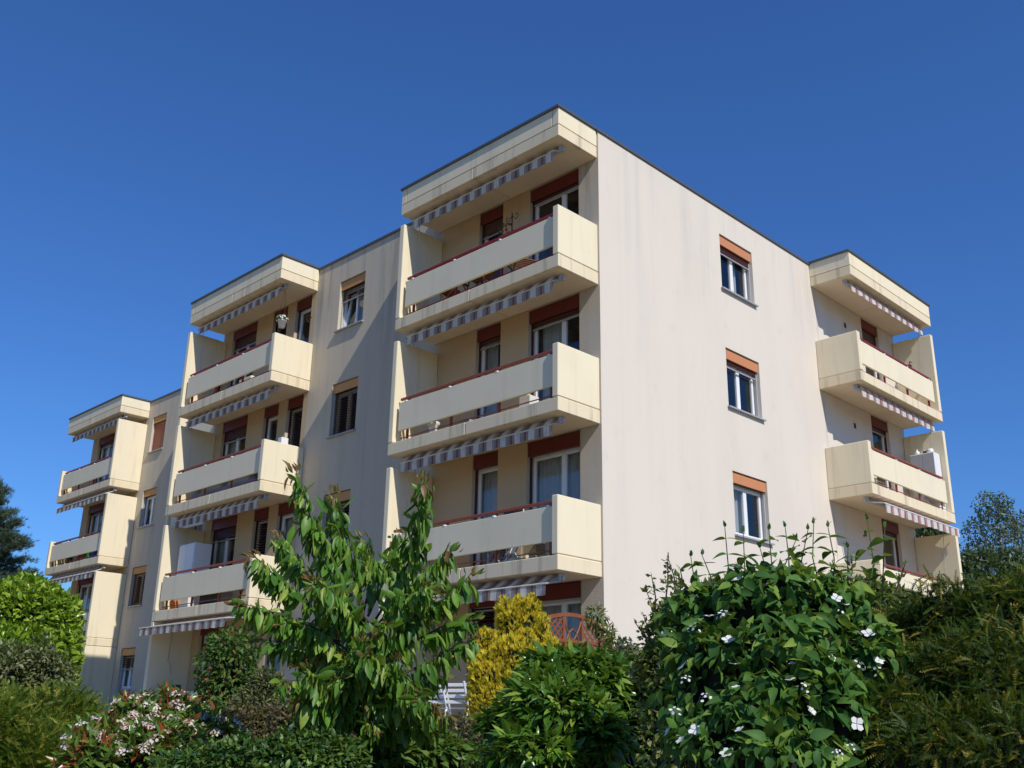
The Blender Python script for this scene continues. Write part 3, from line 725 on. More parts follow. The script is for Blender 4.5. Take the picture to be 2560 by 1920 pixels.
def bush(name, label, cat, specs, variants, n, size, mat, indiv=0, depth=.16, amp=.14, tipv=(.7, .5, -.2), nrm=(.5, .6, .5), piece='leaf', core=.74, group=None, stem=True, cell=14, gz=None, jit=.35, back=.3, fol='foliage'):
    B = blob_list(specs, gz); c0 = np.mean([b_[0] for b_ in B], axis=0); g = ground_z(c0[0], c0[1]) if gz is None else gz
    root = thing(name, (c0[0], c0[1], g), label, cat, group)
    P, O = blob_points(B, n, depth, amp, back); k = len(P)
    T = O*tipv[0] + rng.normal(size=(k, 3))*tipv[1] + np.array([0, 0, tipv[2]])
    Nn = O*nrm[0] + np.array([0, 0, nrm[1]]) + rng.normal(size=(k, 3))*nrm[2]
    S = size*(1-jit + 2*jit*rng.random(k))
    scatter(fol, piece, variants, P, T, Nn, S, mat, root, indiv, cell)
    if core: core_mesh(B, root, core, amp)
    if stem: stems(B, root, np.array([c0[0], c0[1], g-.05]))
    return root, B, P, O

OVAL = [leaf_shape(.24, d, f, .9, .45, 3, t) for d, f, t in ((.15, .3, .2), (.35, .2, -.2), (.5, .35, .3))]
HEART = [leaf_shape(.25, d, f, .95, .36, 4, t) for d, f, t in ((.12, .3, .15), (.3, .2, -.2), (.45, .35, .2))]
CHER = [leaf_shape(w_, d, f, .8, .46, 4, t) for w_, d, f, t in ((.17, .1, .5, .2), (.20, .3, .35, -.3), (.16, .5, .6, .4), (.18, -.2, .5, .2), (.13, .25, .9, .3))]
LANCE = [leaf_shape(.15, d, f, .85, .42, 3, t) for d, f, t in ((.15, .35, .2), (.35, .25, -.3), (.5, .4, .2))]
SMALL = [leaf_shape(.26, d, .3, .9, .45, 1, 0) for d in (.1, .3)]
YEW = [sprig_shape(11, .20, .045, b_, u_) for b_, u_ in ((.15, .1), (.45, .2), (.7, .1))]
THUJ = [tuft_shape(10, .38, .055, s) for s in (1, 2, 3)]
PINE = [tuft_shape(12, .9, .03, s) for s in (5, 6)]
MAST = cluster_shape

# ------------------------------------------------------------------ far background
def far_tree(name, label, specs, mat, n, size, trunk_r, bark='bark', grp=None):
    r_, B, P, O = bush(name, label, 'tree', specs, SMALL, n, size, mat, depth=.34, amp=.35, core=0, stem=False, tipv=(.3, 1, -.3), nrm=(.2, .4, 1), fol='crown', group=grp)
    g = r_.location; top = max((b_[0] for b_ in B), key=lambda q: q[2])
    pts = [(g.x, g.y, g.z-.2), tuple(np.array([g.x, g.y, g.z])*.5+top*.5), tuple(top)]
    MB().tube(pts, [trunk_r, trunk_r*.7, trunk_r*.2], 8).build('trunk', M[bark], r_, smooth=True)
    for (c, rh, rz, lo, sd) in B:
        q = np.array(pts[1])*.7 + np.array(pts[2])*.3
        MB().tube([tuple(q), tuple(c*.6+q*.4+np.array([0, 0, .2])), tuple(c+np.array([0, 0, rz*.6]))], [trunk_r*.4, trunk_r*.25, .02], 5).build('limb', M[bark], r_, smooth=True)
    return r_
far_tree('birch_tree', 'tall loose grey-green birch against the sky right of the building', [(2490, 1275, 46, 42, 48, 50), (2450, 1330, 46, 36, 34, 40), (2515, 1345, 46, 50, 45, 60), (2460, 1395, 46, 60, 40, 60), (2560, 1330, 47, 50, 45, 60), (2535, 1400, 46, 70, 50, 70)], L['birch'], 6500, .14, .16, 'birchbark')
far_tree('broadleaf_tree', 'dark round tree right of the building below the birch', [(2440, 1440, 36, 75, 60, 80), (2520, 1440, 36, 70, 62, 80), (2390, 1450, 37, 40, 50, 60)], L['fartree'], 7000, .16, .2)
far_tree('broadleaf_tree', 'tree glimpsed between the right balconies behind the building', [(2330, 1350, 42, 50, 45, 80)], L['fartree'], 2500, .18, .2)
pr_ = thing('pine_tree', tuple(np.append(at(-10, 1500, 44)[:2], .72)), 'dark green pine at the left edge against the sky', 'tree')
pb = at(-30, 1480, 44); MB().tube([(pb[0], pb[1], .5), (pb[0], pb[1], 4), (pb[0], pb[1], 8.2)], [.2, .12, .02], 8).build('trunk', M['bark'], pr_, smooth=True)
PP = []; OO = []
for (u0, v0, ln_) in ((10, 1225, 20), (30, 1280, 40), (48, 1305, 45), (20, 1330, 50), (55, 1350, 50), (70, 1360, 40), (10, 1385, 60), (60, 1400, 55), (40, 1425, 60), (85, 1435, 60), (60, 1455, 60), (98, 1452, 40), (-30, 1195, 20), (-15, 1210, 20), (0, 1250, 30), (-5, 1290, 40), (30, 1340, 40), (-40, 1300, 60), (-60, 1380, 90), (-20, 1440, 80), (20, 1465, 70)):
    tip = at(u0, v0, 44+rng.normal()*.5); base = at(-30, v0+25, 44)
    MB().tube([tuple(base), tuple(tip)], [.05, .015], 5).build('limb', M['bark'], pr_)
    for k in range(260):
        t = .2+.75*rng.random()**.7; p = base*(1-t)+tip*t + rng.normal(size=3)*np.array([.16, .16, .085]); PP.append(p); OO.append(unit((tip-base)[None])[0] + np.array([0, 0, .5]) + rng.normal(size=3)*.5)
PP = np.array(PP); OO = np.array(OO); scatter('crown', 'needle_tuft', PINE, PP, OO, rng.normal(size=PP.shape), .20*(.7+.6*rng.random(len(PP))), L['pine'], pr_)
# house with white chimney glimpsed behind the left hedge
hc = at(166, 1485, 48); hz = hc[2]
hs = thing('house', (hc[0], hc[1], .72), 'distant house with brown tiled roof and white chimney behind the hedge', 'house')
ax = RIGHT*np.array([1, 1, 0]); ax = ax/np.linalg.norm(ax); ay = np.array([FH[0], FH[1], 0])
def hp(a, b_, z): return tuple(np.array([hc[0], hc[1], 0]) + ax*a + ay*b_ + np.array([0, 0, z]))
mb = MB()
for (a0, a1, b0, b1) in ((-2.2, .6, 0, 0), (-2.2, -2.2, 0, 5), (.6, .6, 0, 5), (-2.2, .6, 5, 5)): mb.quad(hp(a0, b0, .6), hp(a1, b1, .6), hp(a1, b1, hz-.55), hp(a0, b0, hz-.55))
mb.build('wall', M['whiteplastic'], hs, fix=False)
rf = MB().quad(hp(-2.6, -.4, hz-.6), hp(1.0, -.4, hz-.6), hp(.8, 2.5, hz+.25), hp(-2.3, 2.5, hz+.25)).quad(hp(-2.6, 5.4, hz-.6), hp(1.0, 5.4, hz-.6), hp(.8, 2.5, hz+.25), hp(-2.3, 2.5, hz+.25)).build('roof', M['rooftile'], hs, fix=False)
mb = MB(); cb = [hp(a, b_, z) for z in (hz-.5, hz+.30) for (a, b_) in ((-.06, 1.0), (.36, 1.0), (.36, 1.5), (-.06, 1.5))]
for f in ((0, 1, 5, 4), (1, 2, 6, 5), (2, 3, 7, 6), (3, 0, 4, 7), (4, 5, 6, 7)): mb.quad(*[cb[i] for i in f])
mb.build('chimney', M['white'], rf)

# ------------------------------------------------------------------ things on the balconies
def box_thing(name, label, cat, lo, hi, mat, ch=.01):
    return tag(MB().box(lo, hi, ch).build(name, M[mat]), label, cat)
# white cabinet, first floor middle balcony
t = thing('cabinet', (-13.5, -.5, J[1]), 'white tall cabinet standing on the first floor middle balcony', 'cabinet')
MB().box((-13.75, -.78, J[1]+.03), (-12.95, -.30, J[1]+1.72), .012).build('body', M['whiteplastic'], t)
for a in (-13.74, -13.345): MB().box((a, -.80, J[1]+.06), (a+.385, -.781, J[1]+1.69), .006).build('door', M['whiteplastic'], t)
t = thing('cabinet', (.6, 12.6, J[2]), 'grey metal cabinet with white lit side on the right balcony', 'cabinet')
MB().box((.31, 12.44, J[2]+.02), (.95, 12.80, J[2]+1.60), .008).build('body', M['whiteplastic'], t)
for a in (.315, .635): MB().box((a, 12.42, J[2]+.05), (a+.31, 12.438, J[2]+1.58), .006).build('door', M['metal'], t)
for lb, x, y, r in (('white round pot on top of the grey metal cabinet', .8, 12.6, .09), ('dark small pot on top of the grey metal cabinet', .66, 12.6, .06)):
    tag(MB().lathe((x, y, J[2]+1.605), [(.0, 0), (r*.8, 0), (r, r*.6), (r*.9, r*1.3), (.0, r*1.5)], 12).build('pot', M['white' if r > .07 else 'slat'], smooth=True), lb, 'pot')
tag(MB().lathe((.45, 12.6, J[2]+1.605), [(.0, 0), (.06, 0), (.065, .09), (.02, .13), (.02, .17), (.0, .17)], 12).build('bottle', M['whiteplastic'], smooth=True), 'small white bottle on top of the grey metal cabinet', 'bottle')
tag(MB().lathe((.62, 12.25, J[2]+.0), [(.0, 0), (.17, .0), (.2, .15), (.12, .3), (.03, .36), (.0, .36)], 9).build('bag', M['whiteplastic'], smooth=True), 'white bag on the floor of the second floor right balcony', 'bag')
for x0, y0, mt, lb in ((.55, 8.9, 'white', 'white crate near the end of the second floor right balcony'), (.5, 9.5, 'metal', 'grey crate beside a white crate on the right balcony')):
    t = thing('crate', (x0, y0, J[2]), lb, 'crate')
    MB().box((x0, y0, J[2]+.01), (x0+.25, y0+.35, J[2]+.05)).build('base', M[mt], t)
    for k in range(4):
        MB().box((x0-.003, y0-.003, J[2]+.06+k*.07), (x0+.253, y0+.353, J[2]+.105+k*.07), .004).build('slat', M[mt], t)
tag(MB().lathe((.62, 9.85, J[3]), [(.0, 0), (.13, 0), (.19, .25), (.17, .25), (.12, .04), (.0, .04)], 14).build('tub', M['toygreen'], smooth=True), 'green plastic tub on the top right balcony', 'tub')
tag(MB().lathe((.66, 11.3, J[3]), [(.0, 0), (.12, 0), (.16, .24), (.14, .24), (.0, .2)], 14).build('planter', M['whiteplastic'], smooth=True), 'white planter on the top right balcony', 'planter')
t = thing('wall_lantern', (.5, 12.82, J[3]+1.2), 'dark hanging lantern on the yellow privacy wall of the top right balcony', 'lantern')
MB().tube([(.5, 12.82, J[3]+1.55), (.5, 12.7, J[3]+1.55), (.5, 12.66, J[3]+1.48)], .012, 6).build('bracket', M['slat'], t)
MB().lathe((.5, 12.66, J[3]+1.2), [(.0, 0), (.05, .0), (.06, .2), (.02, .26), (.0, .27)], 8).build('lamp', M['slat'], t)
# hanging flower pot, top middle balcony
def pot_of_flowers(name, label, loc, potmat, petal, hang=0, r=.11, n=34, leafmat='dark'):
    t = thing(name, loc, label, 'flower pot'); x, y, z = loc
    MB().lathe(loc, [(.0, 0), (r*.7, 0), (r, r*1.5), (r*1.08, r*1.5), (r*1.08, r*1.75), (r*.9, r*1.75), (r*.85, r*1.4), (.0, r*1.35)], 16).build('pot', M[potmat], t, smooth=True)
    c = np.array([x, y, z+r*1.75]); D = unit(rng.normal(size=(90, 3))); D[:, 2] = np.abs(D[:, 2]); P = c + D*np.array([r*1.3, r*1.3, r*1.2])*(.4+.6*rng.random((90, 1)))
    scatter('foliage', 'leaf', OVAL, P, D+rng.normal(size=D.shape)*.5, rng.normal(size=D.shape), np.full(90, .07), L[leafmat], t)
    P = c + D[:n]*np.array([r*1.5, r*1.5, r*1.35]); scatter('blossoms', 'flower', [flower_shape(5, .4, .2)], P, np.cross(D[:n], rng.normal(size=(n, 3))), D[:n], np.full(n, .028), M[petal], t)
    if hang: 
        for k in range(3): a = k*2.09; MB().tube([(x+r*math.cos(a), y+r*math.sin(a), z+r*1.7), (x, y, z+hang)], .004, 4).build('chain', M['slat'], t)
    return t
pot_of_flowers('hanging_pot', 'white hanging pot with white flowers under the top middle balcony roof', (-9.82, -.78, 10.44), 'white', 'petal', hang=1.15)
tag(MB().tube([(-9.66, -.02, 10.9), (-9.66, -.10, 10.95), (-9.66, -.2, 10.9), (-9.66, -.14, 10.8), (-9.66, -.05, 10.72)], .012, 6).build('wrought_hook', M['slat']), 'dark wrought iron wall hook right of the hanging white pot', 'hook')
t = thing('flower_stand', (-1.9, -.6, J[3]), 'pink flowers on a wrought iron stand on the nearest top balcony', 'plant stand')
MB().tube([(-1.78, -.6, J[3]), (-1.78, -.6, J[3]+1.68)], .012, 6).build('pole', M['black'], t)
for sgn in (-1, 1):
    MB().tube([(-1.78, -.6, J[3]+1.62), (-1.78+.10*sgn, -.6, J[3]+1.52), (-1.78+.17*sgn, -.6, J[3]+1.56), (-1.78+.15*sgn, -.6, J[3]+1.64), (-1.78+.10*sgn, -.6, J[3]+1.60)], .008, 5).build('scroll', M['black'], t)
D = unit(rng.normal(size=(70, 3))); P = np.array([-1.93, -.6, J[3]+1.32]) + D*np.array([.16, .12, .14])
MB().lathe((-1.93, -.6, J[3]+1.05), [(.0, 0), (.08, 0), (.12, .16), (.0, .15)], 12).build('pot', M['terracotta'], t, smooth=True)
scatter('foliage', 'leaf', OVAL, P, D, rng.normal(size=D.shape), np.full(70, .06), L['dark'], t)
scatter('blossoms', 'flower', [flower_shape(5, .45, .2)], P[:26]+D[:26]*.03, np.cross(D[:26], rng.normal(size=(26, 3))), D[:26], np.full(26, .032), M['pink'], t)
# folding wooden furniture
def folding(name, label, cat, x, y, z, w, h, mat, back=None, rz=0.0):
    t = thing(name, (x, y, z), label, cat); t.rotation_euler = (0, 0, rz); inv = wmat(t)
    def pb_(nm, a, b_, r=.016): o = MB().tube([a, b_], r, 5).build(nm, M[mat]); o.parent = t; return o
    for sx in (-w/2, w/2):
        pb_('leg', (sx, -w/2, 0), (sx, w/2, h)); pb_('leg', (sx, w/2, 0), (sx, -w/2, h))
    for k in range(5):
        o = MB().box((-w/2-.03, -w/2+k*w/5, h), (w/2+.03, -w/2+(k+.8)*w/5, h+.02), .003).build('slat', M[mat]); o.parent = t
    if back:
        for sx in (-w/2, w/2): pb_('back_post', (sx, w/2, h*.9), (sx, w/2+.12, h+back))
        for k in range(3):
            zz = h+back*(.4+.25*k); o = MB().box((-w/2, w/2+.05+.02*k, zz), (w/2, w/2+.065+.02*k, zz+.06), .003).build('slat', M[mat]); o.parent = t
    return t
folding('folding_chair', 'brown wooden folding chair near the end panel of the nearest top balcony', 'chair', -1.45, -.62, J[3], .42, .44, 'wood', .4, 1.2)
folding('folding_table', 'dark wooden folding table in the middle of the nearest top balcony', 'table', -2.75, -.6, J[3], .6, .6, 'wood')
folding('folding_chair', 'dark wooden folding chair left of the table on the nearest top balcony', 'chair', -3.55, -.6, J[3], .42, .44, 'wood', .4, -1.3)
# second floor nearest balcony
tag(MB().lathe((-3.72, -.80, J[2]), [(.0, 0), (.075, 0), (.075, .03), (.055, .08), (.10, .26), (.14, .30), (.13, .33), (.0, .30)], 16).build('urn', M['whiteplastic'], smooth=True), 'white urn planter on the nearest second floor balcony', 'planter')
box_thing('storage_box', 'white box at the right end of the nearest second floor balcony', 'box', (-1.36, -.75, J[2]), (-1.08, -.5, J[2]+.36), 'whiteplastic')
tag(MB().lathe((-2.75, -.75, J[2]), [(.0, 0), (.10, 0), (.12, .17), (.10, .2), (.0, .2)], 12).build('bucket', M['bluegrey'], smooth=True), 'grey bucket in the middle of the nearest second floor balcony', 'bucket')
# first floor nearest balcony
t = thing('metal_chair', (-1.62, -.62, J[1]), 'dark mesh chair with rounded metal back on the nearest first floor balcony', 'chair')
MB().tube([(-1.87, -.62, J[1]+.42), (-1.87, -.58, J[1]+1.02), (-1.82, -.575, J[1]+1.08), (-1.42, -.575, J[1]+1.08), (-1.37, -.58, J[1]+1.02), (-1.37, -.62, J[1]+.42)], .014, 6).build('back_frame', M['metal'], t, smooth=True)
MB().box((-1.855, -.605, J[1]+.5), (-1.385, -.598, J[1]+1.06)).build('back_mesh', M['slat'], t); MB().box((-1.86, -1.0, J[1]+.42), (-1.38, -.6, J[1]+.45), .005).build('seat', M['slat'], t)
for sx in (-1.85, -1.39):
    for sy in (-.98, -.6): MB().tube([(sx, sy, J[1]), (sx, sy, J[1]+.42)], .013, 5).build('leg', M['metal'], t)
t = thing('deck_lounger', (-1.6, -.85, J[1]), 'folded striped lounger leaning inside the nearest first floor balcony', 'lounger')
MB().quad((-1.95, -.88, J[1]+.02), (-1.35, -.88, J[1]+.02), (-1.25, -.70, J[1]+.5), (-1.85, -.70, J[1]+.5)).build('fabric', M['bluegrey'], t, fix=False)
for k in range(5): MB().tube([(-1.93+k*.14, -.885, J[1]+.02), (-1.83+k*.14, -.705, J[1]+.5)], .009, 5).build('strut', M['white' if k % 2 else 'slat'], t)
box_thing('carton', 'beige carton on the nearest first floor balcony', 'box', (-1.15, -.8, J[1]+.16), (-.85, -.55, J[1]+.37), 'cardboard')
t = MB(); n_ = 16
for i in range(n_):
    for j in range(4):
        f = lambda i, j: (-1.95+1.2*i/n_, -1.0+.28*j/4, J[1]+.012+(.10+.06*math.sin(i*.9)+.05*math.sin(i*2.1+j))*math.sin(math.pi*min(1, (j+.15)/4))*math.sin(math.pi*(i+.3)/(n_+.6))**.5)
        t.quad(f(i, j), f(i+1, j), f(i+1, j+1), f(i, j+1))
tag(t.build('tarpaulin', M['tarp'], smooth=True, fix=False), 'pale green crumpled tarpaulin on the nearest first floor balcony floor', 'tarpaulin')
# middle stack odds and ends
box_thing('storage_box', 'white box on the second floor middle balcony near its end panel', 'box', (-9.95, -.5, J[2]+.02), (-9.78, -.3, J[2]+1.25), 'whiteplastic')
box_thing('storage_bin', 'grey blue plastic bin along the second floor middle balcony floor', 'bin', (-13.3, -.9, J[2]+.01), (-10.2, -.65, J[2]+.34), 'bluegrey', .04)
tag(MB().lathe((-13.55, -.85, J[1]), [(.0, 0), (.1, 0), (.13, .22), (.12, .25), (.0, .22)], 12).build('bucket', M['amber'], smooth=True), 'orange bucket at the left end of the first floor middle balcony', 'bucket')
box_thing('storage_box', 'black box on the first floor middle balcony floor', 'box', (-12.4, -.8, J[1]+.01), (-11.4, -.45, J[1]+.35), 'black', .02)
folding('folding_chair', 'dark folding chair at the right of the first floor middle balcony', 'chair', -10.4, -.6, J[1], .42, .4, 'slat', .3, .8)
box_thing('storage_box', 'grey white box on the top middle balcony floor', 'box', (-11.8, -.7, J[3]+.01), (-11.2, -.4, J[3]+.4), 'whiteplastic', .02)
tag(MB().lathe((-13.55, -.35, J[3]), [(.0, 0), (.13, 0), (.15, .3), (.07, .6), (.10, 1.0), (.04, 1.25), (.0, 1.3)], 9).build('folded_parasol', M['slat'], smooth=True), 'dark folded parasol in the left corner of the top middle balcony', 'parasol')
# far left stack: toys
for x, mt, lb in ((-27.6, 'cardboard', 'beige toy at the left end of the far second floor balcony'), (-26.9, 'black', 'black toy box on the far second floor balcony'), (-26.0, 'slatred', 'dark red toy on the far second floor balcony'), (-25.3, 'toygreen', 'bright green toy on the far second floor balcony'), (-24.85, 'toyblue', 'bright blue toy on the far second floor balcony'), (-24.4, 'pink', 'pink toy on the far second floor balcony')):
    mb = MB(); mb.lathe((x, Y2-.8, J[2]), [(.0, 0), (.13, .0), (.16, .12), (.09, .2), (.12, .3), (.0, .36)], 8); tag(mb.build('toy', M[mt]), lb, 'toy', 'toys on the far balcony')

# ------------------------------------------------------------------ garden furniture
def garden_chair(x, y, rz, label):
    t = thing('garden_chair', (x, y, .765), label, 'chair', 'white garden chairs'); t.rotation_euler = (0, 0, rz)
    def put(nm, mb): o = mb.build(nm, M['white']); o.parent = t
    for sx in (-.2, .2):
        put('back_post', MB().tube([(sx, -.28, .0), (sx, -.10, .40), (sx, -.20, .62), (sx, -.27, .80)], .017, 6))
        put('leg', MB().tube([(sx*.94, .26, 0), (sx*.94, -.12, .42)], .016, 6))
    for k in range(4):
        z = .47+.085*k; put('slat', MB().box((-.19, -.135-.16*(z-.4), z), (.19, -.12-.16*(z-.4), z+.05), .004))
    for k in range(6): put('seat_slat', MB().box((-.19, -.10+.07*k, .40), (.19, -.05+.07*k, .415), .004))
garden_chair(-1.56, -2.2, .3, 'white slatted garden chair nearer the cherry tree, left of its twin')
garden_chair(-1.12, -2.2, .3, 'white slatted garden chair next to the golden conifer')
t = thing('covered_grill', (-2.9, -1.5, .76), 'black covered grill standing left of the white garden chairs', 'grill')
MB().lathe((-2.9, -1.5, .76), [(.0, 0), (.27, .0), (.28, .3), (.25, .55), (.29, .62), (.24, .78), (.10, .86), (.0, .87)], 14).build('cover', M['black'], t, smooth=True)
MB().tube([(-2.62, -1.5, 1.3), (-2.5, -1.5, 1.28)], .02, 6).build('handle', M['slat'], t)
box_thing('planter_box', 'dark green planter box on the terrace parapet below the extended awning', 'planter', (-13.2, -1.15, 1.62), (-12.5, -.95, 1.78), 'dgreen')
# arched trellis screen
t = thing('trellis_screen', (.12, -.95, .76), 'red brown arched lattice screen standing out from the building corner', 'trellis'); tx = .12
def arch(y): return 2.64 - .24*((y+.95)/.95)**2
for y in (.0, -1.9): MB().box((tx-.035, y-.035, .72), (tx+.035, y+.035, arch(y)+.02), .005).build('post', M['trellis'], t)
mb = MB()
for i in range(20):
    y0, y1 = -1.9+1.9*i/20, -1.9+1.9*(i+1)/20
    for dx in (-.025, .025): mb.quad((tx+dx, y0, arch(y0)-.03), (tx+dx, y1, arch(y1)-.03), (tx+dx, y1, arch(y1)+.03), (tx+dx, y0, arch(y0)+.03))
    for dz in (-.03, .03): mb.quad((tx-.025, y0, arch(y0)+dz), (tx-.025, y1, arch(y1)+dz), (tx+.025, y1, arch(y1)+dz), (tx+.025, y0, arch(y0)+dz))
mb.build('arch_rail', M['trellis'], t, fix=False)
for y in (-1.17, -.72): MB().box((tx-.022, y-.022, .9), (tx+.022, y+.022, arch(y)-.03), .004).build('upright', M['trellis'], t)
for z in (2.22, .86): MB().box((tx-.023, -1.865, z-.025), (tx+.023, -.035, z+.025), .004).build('cross_rail', M['trellis'], t)
for (ya, yb) in ((-1.87, -1.19), (-.70, -.035)):
    for sg in (-1, 1):
        c = -3.0
        while c < 3.2:
            # diagonal z = sg*(y-ya) + c + .9 clipped to the field
            pts = []
            for k in range(41):
                y = ya+(yb-ya)*k/40; z = sg*(y-ya)+c+.9
                if .9 < z < arch(y)-.03: pts.append((y, z))
            if len(pts) > 4:
                (y0, z0), (y1, z1) = pts[0], pts[-1]; dx = .006*sg; w = .013
                mb = MB(); mb.box((tx+dx-.005, 0, -w), (tx+dx+.005, math.hypot(y1-y0, z1-z0), w)); me = mb.mesh('lath')
                o = link('lath', me, M['trellis'], t); o.matrix_basis = Matrix.Translation((0, y0, z0)) @ Matrix.Rotation(math.atan2(z1-z0, y1-y0), 4, 'X')
            c += .125
for sg in (-1, 1):
    MB().tube([(tx, -.945+sg*.21, 2.60-.05), (tx, -.945+sg*.15, 2.42), (tx, -.945+sg*.04, 2.26), (tx, -.945+sg*.0, 2.24)], .016, 6).build('curved_rib', M['trellis'], t)
MB().tube([(tx, -1.09, 2.25), (tx, -1.02, 2.37), (tx, -.945, 2.42), (tx, -.87, 2.37), (tx, -.80, 2.25)], .016, 6).build('curved_rib', M['trellis'], t)
for k in range(6): MB().box((tx-.012, -1.15+.07*k, .89), (tx+.012, -1.09+.07*k, 2.19), .003).build('board', M['trellis'], t)

def flowering(root, B, n, r, mat, var, piece, cat_top=.15, zmin=-.2, cell=22):
    P, O = blob_points(B, n*6, .05, .14, .0, .0); u, v, z = project(P); ok = (O[:, 2] > zmin) & (v < 1915) & (O@unit((CAM-P.mean(0))[None])[0] > -.1); pm = rng.permutation(np.where(ok)[0])[:n]; P = P[pm]; O = O[pm]
    k = len(P); Nn = O*.6+np.array([0, 0, .6])+rng.normal(size=(k, 3))*.2
    scatter('blossoms', piece, var, P+O*.015, np.cross(Nn, rng.normal(size=(k, 3))), Nn, r*(.75+.5*rng.random(k)), mat, root, indiv=min(n, 300), cell=cell)
# ------------------------------------------------------------------ garden plants, back to front
bush('clipped_hedge', 'bright yellow-green clipped laurel hedge at the left edge', 'hedge', [(-40, 1560, 11.5, 110, 95), (60, 1555, 11.3, 95, 92), (125, 1580, 11.2, 58, 85), (20, 1660, 11.1, 120, 90), (135, 1660, 11.1, 48, 90)], OVAL, 13000, .07, L['hedge'], indiv=260, depth=.10, amp=.10, tipv=(.9, .45, .35), cell=10)
bush('grey_shrub', 'grey-green fine shrub in front of the clipped hedge at left', 'shrub', [(40, 1670, 10, 50, 62), (110, 1675, 10, 45, 60), (-30, 1680, 10, 60, 55), (150, 1700, 10, 30, 45)], SMALL, 6500, .042, L['grey'], depth=.34, amp=.4, core=.5)
rt_, B_, P_, O_ = bush('lilac_shrub', 'rounded green shrub with orange spent flowers by the terrace of the middle stack', 'shrub', [(565, 1650, 12.5, 62, 62), (545, 1720, 12.5, 50, 50), (600, 1700, 12.5, 48, 50)], HEART, 3600, .062, L['lilac'], indiv=120, depth=.28, amp=.28, core=.5, cell=10)
flowering(rt_, B_, 75, .055, M['spent'], [tuft_shape(14, .5, .05, 11), tuft_shape(12, .4, .06, 12)], 'spent_flower', zmin=-.4, cell=8)
bush('rosemary_shrub', 'small grey green rounded shrub right of the lilac', 'shrub', [(665, 1720, 12, 40, 42), (640, 1760, 12, 50, 45)], LANCE, 2500, .055, L['grey'], depth=.22, core=.7, tipv=(.9, .4, .3))
bush('golden_conifer', 'golden yellow conifer left of the lattice screen', 'conifer', [(1287, 1556, 13.2, 42, 44, 80), (1318, 1552, 13.2, 40, 40, 80), (1222, 1622, 13.0, 28, 36, 80), (1285, 1645, 13.0, 75, 48, 100), (1240, 1690, 12.9, 58, 52, 110), (1335, 1680, 12.9, 66, 62, 130), (1262, 1765, 12.9, 78, 70), (1262, 1530, 13.1, 17, 30, 40), (1330, 1524, 13.1, 16, 28, 40), (1296, 1520, 13.1, 15, 24, 40), (1352, 1580, 13.1, 18, 34, 40), (1210, 1602, 13, 14, 26, 40), (1195, 1668, 12.9, 20, 34, 60), (1378, 1640, 12.9, 20, 36, 60), (1255, 1640, 12.8, 22, 34, 50), (1310, 1610, 12.9, 24, 30, 50), (1225, 1745, 12.7, 26, 40, 60)], THUJ, 8500, .075, L['thuja'], indiv=200, depth=.16, amp=.24, tipv=(.55, .25, .75), piece='spray', core=.82, cell=10)
bush('brown_hedge', 'low brownish small-leaved hedge behind the cherry tree', 'hedge', [(600, 1850, 9, 90, 85), (720, 1835, 9, 90, 80), (860, 1840, 9, 100, 75), (1000, 1850, 9, 100, 65), (1140, 1858, 9, 100, 62), (1260, 1870, 9, 90, 60)], SMALL, 12000, .038, L['brown'], depth=.16, amp=.16, core=.8)
rt_, B_, P_, O_ = bush('photinia_shrub', 'photinia shrub covered in creamy white flower heads at lower left', 'shrub', [(255, 1880, 6.1, 80, 70), (340, 1825, 6.3, 75, 65), (430, 1815, 6.5, 80, 65), (520, 1850, 6.5, 75, 58), (390, 1890, 6.0, 105, 70), (215, 1925, 5.9, 60, 58)], LANCE, 6500, .066, L['photinia'], indiv=200, depth=.18, amp=.2, tipv=(.8, .5, .3), cell=12)
flowering(rt_, B_, 90, .042, M['petalc'], [cluster_shape(26, .135, s) for s in (1, 2, 3)], 'flower_head', zmin=-.1, cell=20)
bush('yew_shrub', 'olive green yew with drooping tips at the lower left corner', 'shrub', [(40, 1845, 7.2, 110, 90), (150, 1850, 7.3, 85, 85), (205, 1880, 7.4, 50, 70), (-60, 1860, 7, 120, 100), (90, 1930, 6.9, 110, 80)], YEW, 12000, .10, L['yewl'], indiv=260, depth=.22, amp=.2, tipv=(.8, .6, .1), piece='sprig', core=.74, cell=18)
bush('green_shrub', 'dark leafy shrub at the bottom between photinia and cherry tree', 'shrub', [(500, 1945, 5.6, 110, 62), (610, 1920, 5.5, 100, 68), (720, 1915, 5.4, 110, 72), (830, 1920, 5.4, 90, 66)], OVAL, 11000, .038, L['dark'], indiv=150, depth=.2, amp=.22, core=.78)
bush('climber_shrub', 'pale green climber with tiny cream flowers at the bottom below the chairs', 'shrub', [(1050, 1840, 6.2, 40, 60), (1000, 1855, 6.1, 70, 60), (1090, 1895, 6.0, 90, 58), (960, 1900, 5.9, 90, 65)], HEART, 2800, .062, L['climb'], indiv=200, depth=.25, amp=.25, core=.6, cell=12)
bush('dark_hedge', 'dense dark shrub in shade between the laurel and the mock orange', 'shrub', [(1420, 1860, 5.6, 130, 120), (1530, 1790, 5.8, 120, 100), (1640, 1800, 5.4, 110, 130), (1330, 1900, 5.4, 110, 80), (1570, 1700, 6.2, 60, 55)], SMALL, 22000, .042, L['dark'], depth=.24, amp=.24, core=.62)
rt_, B_, P_, O_ = bush('purple_shrub', 'small shrub with faded purple flowers below the end wall', 'shrub', [(1565, 1655, 7.4, 38, 48), (1540, 1700, 7.4, 45, 45)], SMALL, 1500, .045, L['grey'], depth=.3, core=.5)
flowering(rt_, B_, 40, .035, M['purple'], [tuft_shape(12, .3, .09, 9)], 'flower_spike', cell=12)
